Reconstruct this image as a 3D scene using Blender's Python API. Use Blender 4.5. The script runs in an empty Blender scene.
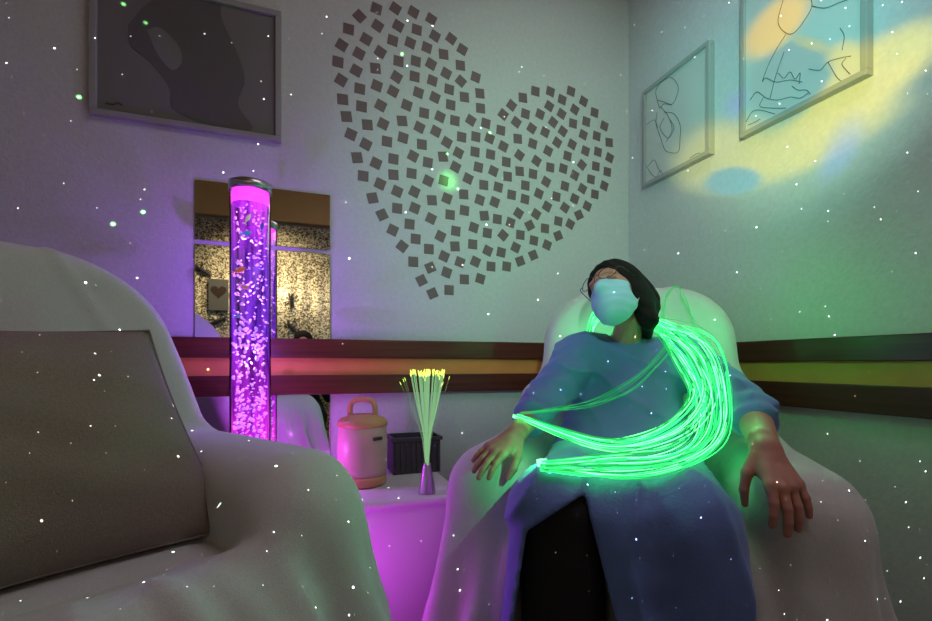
import bpy, math, random
import numpy as np
from mathutils import Vector, Matrix
random.seed(7)
C = bpy.context.scene.collection
F32 = np.float32

# ------------------------------------------------------------------ camera
TH = math.radians(19.8); CT, ST = math.cos(TH), math.sin(TH)
CAMH = 0.9; FPX = 462.0; HY = 363.0
def W(a, z, h):                      # viewer axes (right, ahead, up) -> room axes
    return Vector((a*CT + z*ST, -a*ST + z*CT, h + CAMH))
def Wn(P):
    P = np.asarray(P, float)
    return np.stack([P[:,0]*CT + P[:,1]*ST, -P[:,0]*ST + P[:,1]*CT, P[:,2]+CAMH], 1)
def A(X, Y, z):
    return np.array([(X-466)/FPX*z, z, (HY-Y)/FPX*z])
def Pw(X, Y, z): return W(*A(X, Y, z))
YB, XR = 2.0, 1.63                   # back wall, right wall
def on_back(X, Y, y=YB):
    u = (X-466)/FPX; z = y/(CT-u*ST); return W(u*z, z, (HY-Y)/FPX*z)
def on_right(X, Y, x=XR):
    u = (X-466)/FPX; z = x/(ST+u*CT); return W(u*z, z, (HY-Y)/FPX*z)
cd = bpy.data.cameras.new('camera'); cam = bpy.data.objects.new('camera', cd); C.objects.link(cam)
cam.location = (0, 0, CAMH); cam.rotation_euler = (math.pi/2, 0, -TH)
cd.sensor_width = 36; cd.lens = FPX/932*36; cd.shift_y = (HY-310.5)/932; cd.clip_start = 0.02
bpy.context.scene.camera = cam
sc = bpy.context.scene
sc.view_settings.view_transform = 'Standard'; sc.view_settings.look = 'None'
sc.view_settings.exposure = 0; sc.view_settings.gamma = 1; sc.view_settings.use_curve_mapping = False
sc.cycles.use_denoising = True
sc.cycles.max_bounces = 8; sc.cycles.transparent_max_bounces = 16
sc.cycles.sample_clamp_indirect = 3.0
sc.cycles.caustics_reflective = False; sc.cycles.caustics_refractive = False

# ------------------------------------------------------------------ materials
def mat(name, col, rough=0.6, metal=0.0, bump=0.0, bscale=200, var=0.0, vscale=8, emis=None, estr=0, spec=0.5, sheen=0, alpha=1, trans=0):
    m = bpy.data.materials.new(name); m.use_nodes = True
    nt = m.node_tree; b = nt.nodes['Principled BSDF']
    b.inputs['Base Color'].default_value = (*col, 1); b.inputs['Roughness'].default_value = rough
    b.inputs['Metallic'].default_value = metal; b.inputs['Specular IOR Level'].default_value = spec
    b.inputs['Sheen Weight'].default_value = sheen; b.inputs['Alpha'].default_value = alpha
    b.inputs['Transmission Weight'].default_value = trans
    tc = nt.nodes.new('ShaderNodeTexCoord')
    if var:
        n = nt.nodes.new('ShaderNodeTexNoise'); n.inputs['Scale'].default_value = vscale; n.inputs['Detail'].default_value = 5
        r = nt.nodes.new('ShaderNodeValToRGB')
        r.color_ramp.elements[0].color = (*[c*(1-var) for c in col], 1); r.color_ramp.elements[1].color = (*[min(1, c*(1+var)) for c in col], 1)
        r.color_ramp.elements[0].position = .3; r.color_ramp.elements[1].position = .7
        nt.links.new(tc.outputs['Object'], n.inputs['Vector']); nt.links.new(n.outputs['Fac'], r.inputs['Fac'])
        nt.links.new(r.outputs['Color'], b.inputs['Base Color'])
    if bump:
        n = nt.nodes.new('ShaderNodeTexNoise'); n.inputs['Scale'].default_value = bscale; n.inputs['Detail'].default_value = 3
        bp = nt.nodes.new('ShaderNodeBump'); bp.inputs['Strength'].default_value = bump; bp.inputs['Distance'].default_value = .004
        nt.links.new(tc.outputs['Object'], n.inputs['Vector']); nt.links.new(n.outputs['Fac'], bp.inputs['Height'])
        nt.links.new(bp.outputs['Normal'], b.inputs['Normal'])
    if emis:
        b.inputs['Emission Color'].default_value = (*emis, 1); b.inputs['Emission Strength'].default_value = estr
    return m
def wood(name, c1, c2, axis=0):
    m = mat(name, c1, .38); nt = m.node_tree; b = nt.nodes['Principled BSDF']
    tc = nt.nodes.new('ShaderNodeTexCoord'); mp = nt.nodes.new('ShaderNodeMapping')
    s = [1.5, 1.5, 1.5]; 
    for i in range(3):
        if i != axis: s[i] = 40
    mp.inputs['Scale'].default_value = s
    n = nt.nodes.new('ShaderNodeTexNoise'); n.inputs['Scale'].default_value = 1.5; n.inputs['Detail'].default_value = 8
    r = nt.nodes.new('ShaderNodeValToRGB'); r.color_ramp.elements[0].color = (*c1, 1); r.color_ramp.elements[1].color = (*c2, 1)
    r.color_ramp.elements[0].position = .35; r.color_ramp.elements[1].position = .7
    nt.links.new(tc.outputs['Object'], mp.inputs['Vector']); nt.links.new(mp.outputs['Vector'], n.inputs['Vector'])
    nt.links.new(n.outputs['Fac'], r.inputs['Fac']); nt.links.new(r.outputs['Color'], b.inputs['Base Color'])
    return m
def glow(name, col, s):
    return mat(name, (.02, .02, .02), .4, emis=col, estr=s)

M_wall = mat('plaster_white', (.62, .62, .64), .85, bump=.35, bscale=90, var=.05, vscale=60)
M_ceil = mat('ceiling_brown', (.58, .33, .13), .9)
M_floor = mat('floor_vinyl', (.25, .22, .2), .5)
M_rail = wood('mahogany', (.075, .014, .008), (.13, .028, .015), 0)
M_railr = wood('mahogany_shaded', (.055, .012, .008), (.10, .025, .014), 1)  # same wood darkened, dimmer light of the right wall put into the colour
M_strip = mat('ochre_paint', (.72, .27, .07), .6, var=.1)
M_stripr = mat('ochre_paint_light_tint', (.66, .33, .08), .6, var=.1)  # same band paint, yellowed to carry the tinted light on the right wall
M_sheet = mat('white_blanket', (.58, .57, .58), .95, bump=.22, bscale=420, var=.07, vscale=300, sheen=.3)
M_sheet2 = mat('white_blanket_side', (.58, .57, .57), .95, bump=.22, bscale=420, var=.07, vscale=300, sheen=.3)
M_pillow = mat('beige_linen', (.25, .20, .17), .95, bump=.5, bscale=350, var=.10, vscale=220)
M_skin = mat('skin', (.46, .20, .15), .55, var=.06, vscale=30)
M_hair = mat('dark_hair', (.006, .004, .004), .8, spec=.25, bump=.5, bscale=60)
M_gown = mat('blue_gown', (.125, .20, .52), .75, bump=.2, bscale=150, sheen=.2)
M_mask = mat('blue_mask', (.36, .62, .80), .8, bump=.15, bscale=300)
M_pants = mat('black_trousers', (.006, .006, .008), .9, bump=.2, bscale=200)
M_metal = mat('brushed_metal', (.55, .55, .58), .3, metal=1)
M_dark = mat('dark_plastic', (.035, .032, .038), .6)
M_wire = mat('glasses_wire', (.10, .08, .07), .25, metal=.8)
M_cream = mat('cream_plastic', (.60, .48, .34), .35, var=.04)
M_orange = mat('orange_plastic', (.62, .35, .15), .4)
M_mirror = mat('mirror_glass', (.86, .88, .9), .015, metal=1)
M_frame = mat('pale_frame', (.34, .33, .335), .4)
M_frame_g = mat('grey_frame', (.36, .37, .36), .4)
M_poster = mat('grey_print', (.20, .19, .195), .35, spec=.5)
M_poster_fig = mat('dark_print_figure', (.13, .12, .13), .4)
M_poster_light = mat('light_print_figure', (.21, .21, .21), .4)
M_paper = mat('drawing_paper', (.60, .61, .60), .55)
M_ink = mat('charcoal_ink', (.10, .10, .11), .8)
M_sticker = mat('brown_sticker', (.18, .12, .125), .6)
M_bench = mat('bench_cover', (.70, .66, .72), .55, bump=.1, bscale=30)
M_crate = mat('grey_crate', (.06, .055, .065), .55)

# ------------------------------------------------------------------ object helpers
def mesh_obj(name, V, Fc, m, parent=None, smooth=False, mats=None, fm=None):
    me = bpy.data.meshes.new(name); me.from_pydata([tuple(v) for v in V], [], [tuple(f) for f in Fc])
    me.materials.append(m)
    if mats:
        for q in mats: me.materials.append(q)
        if fm is not None: me.polygons.foreach_set('material_index', fm)
    if smooth: me.polygons.foreach_set('use_smooth', [True]*len(me.polygons))
    me.update()
    o = bpy.data.objects.new(name, me); C.objects.link(o)
    if parent is not None:
        o.parent = parent; o.matrix_parent_inverse = Matrix.Identity(4)
        o.matrix_parent_inverse = parent_world(parent).inverted()
    return o
def parent_world(p):
    m = Matrix.LocRotScale(p.location, p.rotation_euler, p.scale)
    return m if p.parent is None else parent_world(p.parent) @ p.matrix_parent_inverse @ m
def tag(o, label=None, cat=None, group=None, kind=None):
    if label: o['label'] = label
    if cat: o['category'] = cat
    if group: o['group'] = group
    if kind: o['kind'] = kind
    return o
def empty(name, loc, label, cat, group=None):
    o = bpy.data.objects.new(name, None); o.empty_display_size = .05; C.objects.link(o); o.location = loc
    return tag(o, label, cat, group)
class MB:
    def __init__(s): s.V = []; s.F = []
    def add(s, V, Fc):
        n = len(s.V); s.V += [tuple(v) for v in V]; s.F += [tuple(i+n for i in f) for f in Fc]; return s
    def box(s, c, d, R=None, bev=0):
        x, y, z = [q/2 for q in d]
        if bev:
            import bmesh
            bm = bmesh.new(); bmesh.ops.create_cube(bm, size=1)
            for v in bm.verts: v.co = Vector((v.co.x*2*x, v.co.y*2*y, v.co.z*2*z))
            bmesh.ops.bevel(bm, geom=list(bm.edges), offset=bev, segments=2, affect='EDGES', profile=.5)
            V = [v.co.copy() for v in bm.verts]; bm.verts.index_update(); Fc = [[v.index for v in f.verts] for f in bm.faces]; bm.free()
        else:
            V = [Vector((sx*x, sy*y, sz*z)) for sx in (-1, 1) for sy in (-1, 1) for sz in (-1, 1)]
            Fc = [(0,1,3,2),(4,6,7,5),(0,4,5,1),(2,3,7,6),(0,2,6,4),(1,5,7,3)]
        if R is not None: V = [R @ v for v in V]
        return s.add([v+Vector(c) for v in V], Fc)
    def tube(s, pts, r, n=6, cap=True):
        pts = [Vector(p) for p in pts]; m = len(pts); rr = r if hasattr(r, '__len__') else [r]*m
        V = []; up = None
        for i, p in enumerate(pts):
            t = (pts[min(i+1, m-1)]-pts[max(i-1, 0)])
            t = t.normalized() if t.length > 1e-9 else Vector((0,0,1))
            if up is None: up = t.orthogonal().normalized()
            up = (up - t*up.dot(t)); up = up.normalized() if up.length > 1e-6 else t.orthogonal().normalized()
            b = t.cross(up)
            for k in range(n):
                a = 2*math.pi*k/n; V.append(p + (up*math.cos(a)+b*math.sin(a))*rr[i])
        Fc = [(i*n+k, i*n+(k+1)%n, (i+1)*n+(k+1)%n, (i+1)*n+k) for i in range(m-1) for k in range(n)]
        if cap: Fc += [tuple(range(n))[::-1], tuple((m-1)*n+k for k in range(n))]
        return s.add(V, Fc)
    def lathe(s, c, prof, n=40):       # prof (r, z)
        V = []; m = len(prof)
        for r, z in prof:
            for k in range(n):
                a = 2*math.pi*k/n; V.append((c[0]+r*math.cos(a), c[1]+r*math.sin(a), c[2]+z))
        Fc = [(i*n+k, i*n+(k+1)%n, (i+1)*n+(k+1)%n, (i+1)*n+k) for i in range(m-1) for k in range(n)]
        if prof[0][0] > 1e-5: Fc.append(tuple(range(n))[::-1])
        if prof[-1][0] > 1e-5: Fc.append(tuple((m-1)*n+k for k in range(n)))
        return s.add(V, Fc)
    def build(s, name, m, parent=None, smooth=False):
        return mesh_obj(name, s.V, s.F, m, parent, smooth)
def spline(P, n):                     # Catmull-Rom through the rows of P
    P = np.asarray(P, float); P = np.vstack([2*P[0]-P[1], P, 2*P[-1]-P[-2]]); k = len(P)-3
    out = []
    for t in np.linspace(0, k-1e-6, n):
        i = int(t); u = t-i; a, b, c, d = P[i:i+4]
        out.append(.5*(2*b+(c-a)*u+(2*a-5*b+4*c-d)*u*u+(3*b-a-3*c+d)*u**3))
    return np.array(out)

# ------------------------------------------------------------------ distance-field modelling
def v3(*a): return np.array(a, F32)
def smin(a, b, k):
    h = np.clip(.5+.5*(b-a)/k, 0, 1); return b*(1-h)+a*h - k*h*(1-h)
def smax(a, b, k): return -smin(-a, -b, k)
def s_ell(p, c, r, R=None):
    q = p-v3(*c)
    if R is not None: q = q @ np.asarray(R, F32).T
    r = v3(*r); k0 = np.sqrt(((q/r)**2).sum(-1)); k1 = np.sqrt(((q/(r*r))**2).sum(-1))
    return k0*(k0-1)/np.maximum(k1, 1e-6)
def s_cap(p, a, b, ra, rb=None, sc=None):
    rb = ra if rb is None else rb
    a = v3(*a); b = v3(*b); pa = p-a; ba = b-a
    h = np.clip((pa@ba)/max(float(ba@ba), 1e-9), 0, 1)
    return np.sqrt(((pa-h[..., None]*ba)**2).sum(-1)) - (ra+(rb-ra)*h)
def s_box(p, c, b, r, R=None):
    q = p-v3(*c)
    if R is not None: q = q @ np.asarray(R, F32).T
    q = np.abs(q)-(v3(*b)-r)
    return np.sqrt((np.maximum(q, 0)**2).sum(-1)) + np.minimum(q.max(-1), 0) - r
def wob(p, seed, f, n=5):
    rng = np.random.RandomState(seed); o = 0
    for i in range(n):
        d = rng.normal(size=3); d /= np.linalg.norm(d); o = o+np.sin((p@d.astype(F32))*f*rng.uniform(.6, 1.5)+rng.uniform(0, 6.3))
    return o/n
def nets(f, lo, hi, h):
    lo = np.array(lo, float); n = [int(math.ceil((hi[i]-lo[i])/h))+1 for i in range(3)]
    ax = [(lo[i]+h*np.arange(n[i])).astype(F32) for i in range(3)]
    V = np.empty(n, F32); step = max(1, 400000//(n[1]*n[2]))
    for i in range(0, n[0], step):
        g = np.stack(np.meshgrid(ax[0][i:i+step], ax[1], ax[2], indexing='ij'), -1); V[i:i+step] = f(g)
    V[0]=np.maximum(V[0],1e-4);V[-1]=np.maximum(V[-1],1e-4);V[:,0]=np.maximum(V[:,0],1e-4);V[:,-1]=np.maximum(V[:,-1],1e-4);V[:,:,0]=np.maximum(V[:,:,0],1e-4);V[:,:,-1]=np.maximum(V[:,:,-1],1e-4)
    S = V < 0; m = [k-1 for k in n]
    acc = np.zeros((*m, 3)); cnt = np.zeros(m)
    cor = [(i, j, k) for i in (0, 1) for j in (0, 1) for k in (0, 1)]
    def sl(c): return tuple(slice(c[q], c[q]+m[q]) for q in range(3))
    for c in cor:
        for a in range(3):
            if c[a] == 0:
                d = list(c); d[a] = 1; va, vb = V[sl(c)], V[sl(d)]; x = S[sl(c)] != S[sl(d)]
                t = np.where(x, va/np.where(x, va-vb, 1), 0)
                for q in range(3): acc[..., q] += np.where(x, c[q]+(t if q == a else 0), 0)
                cnt += x
    act = cnt > 0; idx = -np.ones(m, int); idx[act] = np.arange(act.sum())
    cells = np.argwhere(act); P = lo + h*(cells + acc[act]/cnt[act][:, None])
    Q = []
    for a in range(3):
        b, c = (a+1) % 3, (a+2) % 3
        s0 = [slice(0, n[q]) for q in range(3)]; s1 = list(s0); s0[a] = slice(0, n[a]-1); s1[a] = slice(1, n[a])
        A0, A1 = S[tuple(s0)], S[tuple(s1)]
        e = np.argwhere(A0 != A1); ok = (e[:, b] > 0) & (e[:, c] > 0) & (e[:, b] < m[b]) & (e[:, c] < m[c]); e = e[ok]
        if not len(e): continue
        fl = A0[tuple(e.T)]
        def g(db, dc):
            k = e.copy(); k[:, b] -= db; k[:, c] -= dc; return idx[tuple(k.T)]
        q = np.stack([g(1, 1), g(0, 1), g(0, 0), g(1, 0)], 1); q[~fl] = q[~fl][:, ::-1]; Q.append(q)
    return P, np.vstack(Q)
def decimate(o, ratio):
    md = o.modifiers.new('d', 'DECIMATE'); md.ratio = ratio

# ------------------------------------------------------------------ room shell
def slab(name, lo, hi, m, kind='structure', parent=None):
    lo, hi = Vector(lo), Vector(hi); o = MB().box((lo+hi)/2, hi-lo).build(name, m, parent)
    if kind: o['kind'] = kind
    return o
XL, YF, ZC = -1.95, -1.25, 2.95
slab('floor', (XL-.1, YF-.1, -.1), (XR+.1, YB+.1, 0), M_floor)
slab('ceiling', (XL-.1, YF-.1, ZC), (XR+.1, YB+.1, ZC+.1), M_ceil)
slab('wall_back', (XL-.1, YB, 0), (XR+.1, YB+.1, ZC), M_wall)
slab('wall_right', (XR, YF, 0), (XR+.1, YB, ZC), M_wall)
slab('wall_left', (XL-.1, YF, 0), (XL, YB, ZC), M_wall)
slab('wall_front', (XL-.1, YF-.1, 0), (XR+.1, YF, ZC), M_wall)
slab('trim_7', (XL, YF, 2.37), (XR, YF+.10, ZC), M_ceil)   # brown bulkhead over the curtain, seen in the mirror
# bumper rails and the painted band between them
def rail(name, lo, hi, m, bev=.003):
    lo, hi = Vector(lo), Vector(hi); o = MB().box((lo+hi)/2, hi-lo, bev=bev).build(name, m); o['kind'] = 'structure'
rb = [(CAMH+.020, CAMH+.098), (CAMH-.049, CAMH+.020), (CAMH-.128, CAMH-.049)]
rail('trim_1', (XL, YB-.030, rb[0][0]), (XR, YB-.0, rb[0][1]), M_rail)
slab('trim_2', (XL, YB-.013, rb[1][0]), (XR, YB, rb[1][1]), M_strip)
rail('trim_3', (XL, YB-.030, rb[2][0]), (XR, YB-.0, rb[2][1]), M_rail)
rr = [(CAMH+.006, CAMH+.082), (CAMH-.066, CAMH+.006), (CAMH-.152, CAMH-.066)]
rail('trim_4', (XR-.030, YF, rr[0][0]), (XR, YB-.031, rr[0][1]), M_railr)
slab('trim_5', (XR-.013, YF, rr[1][0]), (XR, YB-.014, rr[1][1]), M_stripr)
rail('trim_6', (XR-.030, YF, rr[2][0]), (XR, YB-.031, rr[2][1]), M_railr)

# ------------------------------------------------------------------ mirrors on the back wall
m1a, m1b = on_back(196, 181), on_back(330.5, 195)
zt = (m1a.z+m1b.z)/2; x0, x1 = on_back(195, 240).x, on_back(330, 240).x
zg1 = CAMH + (HY-240)/FPX*(on_back(196,240)-Vector((0,0,CAMH))).xy.dot(Vector((ST, CT)))
def mirror(z0, z1, label):
    o = MB().box(((x0+x1)/2, YB-.004, (z0+z1)/2), (x1-x0, .006, z1-z0), bev=.001).build('wall_mirror', M_mirror)
    tag(o, label, 'mirror', 'frameless mirror panels behind the bubble tube')
mirror(zg1, zt, 'frameless upper mirror panel behind the top of the bubble tube')
mirror(.452, zg1-.016, 'frameless tall lower mirror panel running down behind the wooden rails')

# ------------------------------------------------------------------ front wall with glittering curtain (seen in the mirror)
M_curt = mat('sequin_curtain', (.5, .4, .2), .45, metal=.3)
nt = M_curt.node_tree; b = nt.nodes['Principled BSDF']
tc = nt.nodes.new('ShaderNodeTexCoord'); vo = nt.nodes.new('ShaderNodeTexVoronoi'); vo.inputs['Scale'].default_value = 95
rp = nt.nodes.new('ShaderNodeValToRGB'); rp.color_ramp.interpolation = 'LINEAR'
rp.color_ramp.elements[0].color = (.10, .06, .02, 1); rp.color_ramp.elements[0].position = .25
rp.color_ramp.elements[1].color = (1, .92, .66, 1); rp.color_ramp.elements[1].position = .75  # sparkle painted into the base colour as random dark and pale cells
sx = nt.nodes.new('ShaderNodeSeparateColor')
nt.links.new(tc.outputs['Object'], vo.inputs['Vector']); nt.links.new(vo.outputs['Color'], sx.inputs['Color'])
nt.links.new(sx.outputs['Red'], rp.inputs['Fac']); nt.links.new(rp.outputs['Color'], b.inputs['Base Color'])
def curtain():
    V = []; n = 120; xa, xb = -1.6, .9
    for i in range(n+1):
        x = xa+(xb-xa)*i/n; y = YF+.05+.0035*math.sin(i*.9)+.003*math.sin(i*.37)
        for zz in (.05, 2.34): V.append((x, y, zz))
    for i in range(n+1):
        x = xa+(xb-xa)*i/n; y = YF+.045+.0035*math.sin(i*.9)+.003*math.sin(i*.37)
        for zz in (.05, 2.34): V.append((x, y, zz))
    m = 2*(n+1); Fc = []
    for i in range(n):
        a = 2*i; Fc.append((a, a+1, a+3, a+2)); Fc.append((m+a, m+a+2, m+a+3, m+a+1))
        Fc.append((a, a+2, m+a+2, m+a)); Fc.append((a+1, m+a+1, m+a+3, a+3))
    Fc.append((0, m, m+1, 1)); e = 2*n; Fc.append((e, e+1, m+e+1, m+e))
    o = mesh_obj('curtain', V, Fc, M_curt, smooth=True)
    tag(o, 'glittering gold sequin curtain reflected in the mirror', 'curtain')
curtain()
def virt(X, Y, y=YF+.073):             # a spot on the front wall as the mirror shows it
    u = (X-466)/FPX; yv = 2*YB-y; z = yv/(CT-u*ST); p = W(u*z, z, (HY-Y)/FPX*z); return Vector((p.x, y, p.z))
sg = [virt(209, 279), virt(229, 311)]
s_o = empty('framed_sign', ((sg[0].x+sg[1].x)/2, YF+.08, sg[1].z), 'small grey framed heart picture hung on the gold curtain, seen in the mirror', 'sign')
cx_, cz_ = (sg[0].x+sg[1].x)/2, (sg[0].z+sg[1].z)/2; ww, hh = abs(sg[1].x-sg[0].x), abs(sg[0].z-sg[1].z)
MB().box((cx_, YF+.085, cz_), (ww, .012, hh), bev=.002).build('panel', mat('sign_board', (.13, .13, .12), .6), s_o)
hv = []
for k in range(40):
    t = 2*math.pi*k/40; hv.append((16*math.sin(t)**3, 13*math.cos(t)-5*math.cos(2*t)-2*math.cos(3*t)-math.cos(4*t)))
def plate(pts, y0, y1, name, m, parent=None):     # outline in x,z extruded along y
    n = len(pts); V = [(p[0], y0, p[1]) for p in pts]+[(p[0], y1, p[1]) for p in pts]
    Fc = [tuple(range(n)), tuple(range(n, 2*n))[::-1]]+[(i, (i+1)%n, n+(i+1)%n, n+i)[::-1] for i in range(n)]
    return mesh_obj(name, V, Fc, m, parent)
plate([(cx_+q[0]*.0045, cz_+.03+q[1]*.0045) for q in hv], YF+.0905, YF+.093, 'heart', mat('heart_print', (.04, .018, .014), .7), s_o)
def gecko(X, Y, s, rot, label):
    c = virt(X, Y); mb = MB()
    def q(x, z):
        r = math.radians(rot); return (c.x+(x*math.cos(r)-z*math.sin(r))*s, c.y, c.z+(x*math.sin(r)+z*math.cos(r))*s)
    mb.tube([q(0,-1.4), q(.35,-1), q(.2,-.4), q(0,.2), q(-.2,.7), q(-.1,1.1)], [.05*s,.1*s,.2*s,.25*s,.18*s,.12*s], 8)
    for sx_ in (-1, 1):
        mb.tube([q(0,.4), q(.5*sx_,.6), q(.7*sx_,1)], [.09*s,.08*s,.1*s], 6); mb.tube([q(0,-.2), q(.5*sx_,-.3), q(.7*sx_,-.7)], [.09*s,.08*s,.1*s], 6)
    tag(mb.build('lizard_ornament', M_dark), label, 'ornament', 'dark lizard ornaments on the gold curtain')
gecko(203, 271, .075, 40, 'dark lizard ornament on the gold curtain above the framed sign, in mirror')
gecko(219, 321, .08, 100, 'dark lizard ornament on the gold curtain just below the framed sign, in mirror')
gecko(291, 301, .07, -20, 'dark lizard ornament on the gold curtain right of the tube, upper one')
gecko(292, 328, .08, 20, 'dark lizard ornament on the gold curtain right of the tube, just above rail')

# ------------------------------------------------------------------ bench / platform
BT = .45; PX0, PX1, PY0 = -.28, .54, 1.50
po = empty('padded_bench', ((PX0+PX1)/2, (PY0+YB)/2, 0), 'low white covered bench lit magenta under the tube, jug and crate', 'bench')
def prism(pts, z0, z1):
    n = len(pts); return MB().add([(x, y, z0) for x, y in pts]+[(x, y, z1) for x, y in pts], [tuple(range(n))[::-1], tuple(range(n, 2*n))]+[(i, (i+1) % n, n+(i+1) % n, n+i) for i in range(n)])
bpts = [(PX0, YB-.008), (PX0, 1.78), (-.10, PY0), (PX1, PY0), (PX1, YB-.008)]
prism([(x, y+.012*(y < 1.9)) for x, y in bpts], 0, .425).build('base', M_bench, po)
bt_ = prism(bpts, .42, BT).build('top', M_bench, po); md = bt_.modifiers.new('b', 'BEVEL'); md.width = .012; md.segments = 3; md.limit_method = 'ANGLE'

# ------------------------------------------------------------------ bubble tube
tc_ = Pw(250.5, 363, 1.60); TX, TY = tc_.x, tc_.y; TR = .0655
top = CAMH+(363-184)/FPX*1.60
tb = empty('bubble_tube', (TX, TY, BT), 'tall clear bubble tube glowing magenta and violet with metal cap', 'bubble tube')
MB().lathe((TX, TY, BT), [(.0, 0), (.082, 0), (.086, .01), (.086, .050), (.082, .058), (.074, .059)], 48).build('base', M_dark, tb, True)
MB().lathe((TX, TY, top-.030), [(0, 0), (TR+.004, 0), (TR+.004, .028), (TR-.004, .032), (0, .033)], 48).build('cap', M_metal, tb, True)
# acrylic wall
M_acr = bpy.data.materials.new('acrylic'); M_acr.use_nodes = True; nt = M_acr.node_tree; nt.nodes.clear()
out = nt.nodes.new('ShaderNodeOutputMaterial'); mx = nt.nodes.new('ShaderNodeMixShader'); tr = nt.nodes.new('ShaderNodeBsdfTransparent'); gl = nt.nodes.new('ShaderNodeBsdfGlossy')
fr = nt.nodes.new('ShaderNodeFresnel'); fr.inputs['IOR'].default_value = 1.3; gl.inputs['Roughness'].default_value = .05
tr.inputs['Color'].default_value = (.96, .93, .98, 1)
nt.links.new(fr.outputs[0], mx.inputs[0]); nt.links.new(tr.outputs[0], mx.inputs[1]); nt.links.new(gl.outputs[0], mx.inputs[2]); nt.links.new(mx.outputs[0], out.inputs[0])
pr = [(TR, .06), (TR, top-.030-BT)]
MB().lathe((TX, TY, BT), [(TR-.003, .062), (TR, .062), (TR, top-.031-BT), (TR-.003, top-.031-BT)], 48).build('acrylic_wall', M_acr, tb, True)
# lit water: violet body, part see-through, glowing from inside
M_wat = bpy.data.materials.new('lit_water'); M_wat.use_nodes = True; nt = M_wat.node_tree; nt.nodes.clear()
out = nt.nodes.new('ShaderNodeOutputMaterial'); mx = nt.nodes.new('ShaderNodeMixShader'); tr = nt.nodes.new('ShaderNodeBsdfTransparent'); em = nt.nodes.new('ShaderNodeEmission')
tr.inputs['Color'].default_value = (.55, .42, .85, 1)
tcn = nt.nodes.new('ShaderNodeTexCoord'); sp = nt.nodes.new('ShaderNodeSeparateXYZ'); nt.links.new(tcn.outputs['Object'], sp.inputs[0])
rz = nt.nodes.new('ShaderNodeMapRange'); rz.inputs['From Min'].default_value = BT+.06; rz.inputs['From Max'].default_value = top
nt.links.new(sp.outputs['Z'], rz.inputs['Value'])
cr = nt.nodes.new('ShaderNodeValToRGB'); e = cr.color_ramp.elements
e[0].position = 0; e[0].color = (1, .03, .75, 1); e[1].position = 1; e[1].color = (.9, .05, .9, 1)
for p_, c_ in ((.12, (.85, .03, .75)), (.3, (.36, .015, .50)), (.5, (.20, .03, .50)), (.7, (.18, .04, .50)), (.82, (.40, .04, .62)), (.9, (.6, .05, .75))):
    q = e.new(p_); q.color = (*c_, 1)
nt.links.new(rz.outputs[0], cr.inputs[0])
mpn = nt.nodes.new('ShaderNodeMapping'); mpn.inputs['Scale'].default_value = (28, 28, 3)
nz = nt.nodes.new('ShaderNodeTexNoise'); nz.inputs['Scale'].default_value = 1.6; nz.inputs['Detail'].default_value = 3
nt.links.new(tcn.outputs['Object'], mpn.inputs[0]); nt.links.new(mpn.outputs[0], nz.inputs['Vector'])
mrn = nt.nodes.new('ShaderNodeMapRange'); mrn.inputs['From Min'].default_value = .35; mrn.inputs['From Max'].default_value = .65; mrn.inputs['To Min'].default_value = .02; mrn.inputs['To Max'].default_value = 3.0
nt.links.new(nz.outputs['Fac'], mrn.inputs['Value']); nt.links.new(cr.outputs[0], em.inputs['Color']); nt.links.new(mrn.outputs[0], em.inputs['Strength'])
mx.inputs[0].default_value = .40
nt.links.new(tr.outputs[0], mx.inputs[1]); nt.links.new(em.outputs[0], mx.inputs[2]); nt.links.new(mx.outputs[0], out.inputs[0])
WT = CAMH+(363-206)/FPX*1.6
MB().lathe((TX, TY, BT), [(0, .07), (TR-.006, .07), (TR-.006, WT-BT), (0, WT-BT)], 48).build('water_column', M_wat, tb, True)
M_ring = glow('magenta_led', (1, .05, .85), 1.9)
M_ringb = glow('magenta_led_base', (1, .04, .80), 4.5)
MB().lathe((TX, TY, 0), [(TR-.006, WT+.001), (TR-.0045, WT+.001), (TR-.0045, top-.033), (TR-.006, top-.033)], 48).build('top_light_band', M_ring, tb, True)
MB().lathe((TX, TY, BT), [(0, .055), (TR-.006, .06), (TR-.006, .068), (0, .069)], 48).build('base_light_ring', M_ringb, tb, True)
# bubbles
M_bub = glow('lit_bubbles', (1, .60, .97), 1.3)
rng = random.Random(3)
def bub(n, zlo, zhi, rlo, rhi, seed):
    rg = random.Random(seed); mb = MB()
    for i in range(n):
        t = rg.random(); z = zlo+(zhi-zlo)*t; a = rg.uniform(0, 6.283); R = (TR-.012)*math.sqrt(rg.uniform(.25, 1))
        # bubbles crowd against the wall and wobble into flattened lozenges
        r = rg.uniform(rlo, rhi); c = Vector((TX+R*math.cos(a), TY+R*math.sin(a), z))
        ax = Vector((rg.gauss(0, 1), rg.gauss(0, 1), rg.gauss(0, .8))).normalized(); b1 = ax.orthogonal().normalized(); b2 = ax.cross(b1)
        V = []
        for la in (-1, -.5, 0, .5, 1):
            rad = math.sqrt(max(0, 1-la*la)); 
            if abs(la) == 1: V.append(c+ax*la*r*1.5); continue
            for k in range(7):
                aa = k*2*math.pi/7; V.append(c+ax*la*r*1.5+(b1*math.cos(aa)*.95+b2*math.sin(aa)*.6)*rad*r)
        Fc = [(0, 1+(k+1)%7, 1+k) for k in range(7)]
        for l in (0, 1): Fc += [(1+l*7+k, 1+l*7+(k+1)%7, 8+l*7+(k+1)%7, 8+l*7+k) for k in range(7)]
        Fc += [(22, 15+k, 15+(k+1)%7) for k in range(7)]
        mb.add(V, Fc)
    return mb
b_all = bub(300, BT+.08, CAMH+.12, .0028, .0070, 1)
b2 = bub(210, CAMH+.05, WT-.01, .0022, .0060, 2); b_all.add(b2.V, b2.F)
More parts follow.
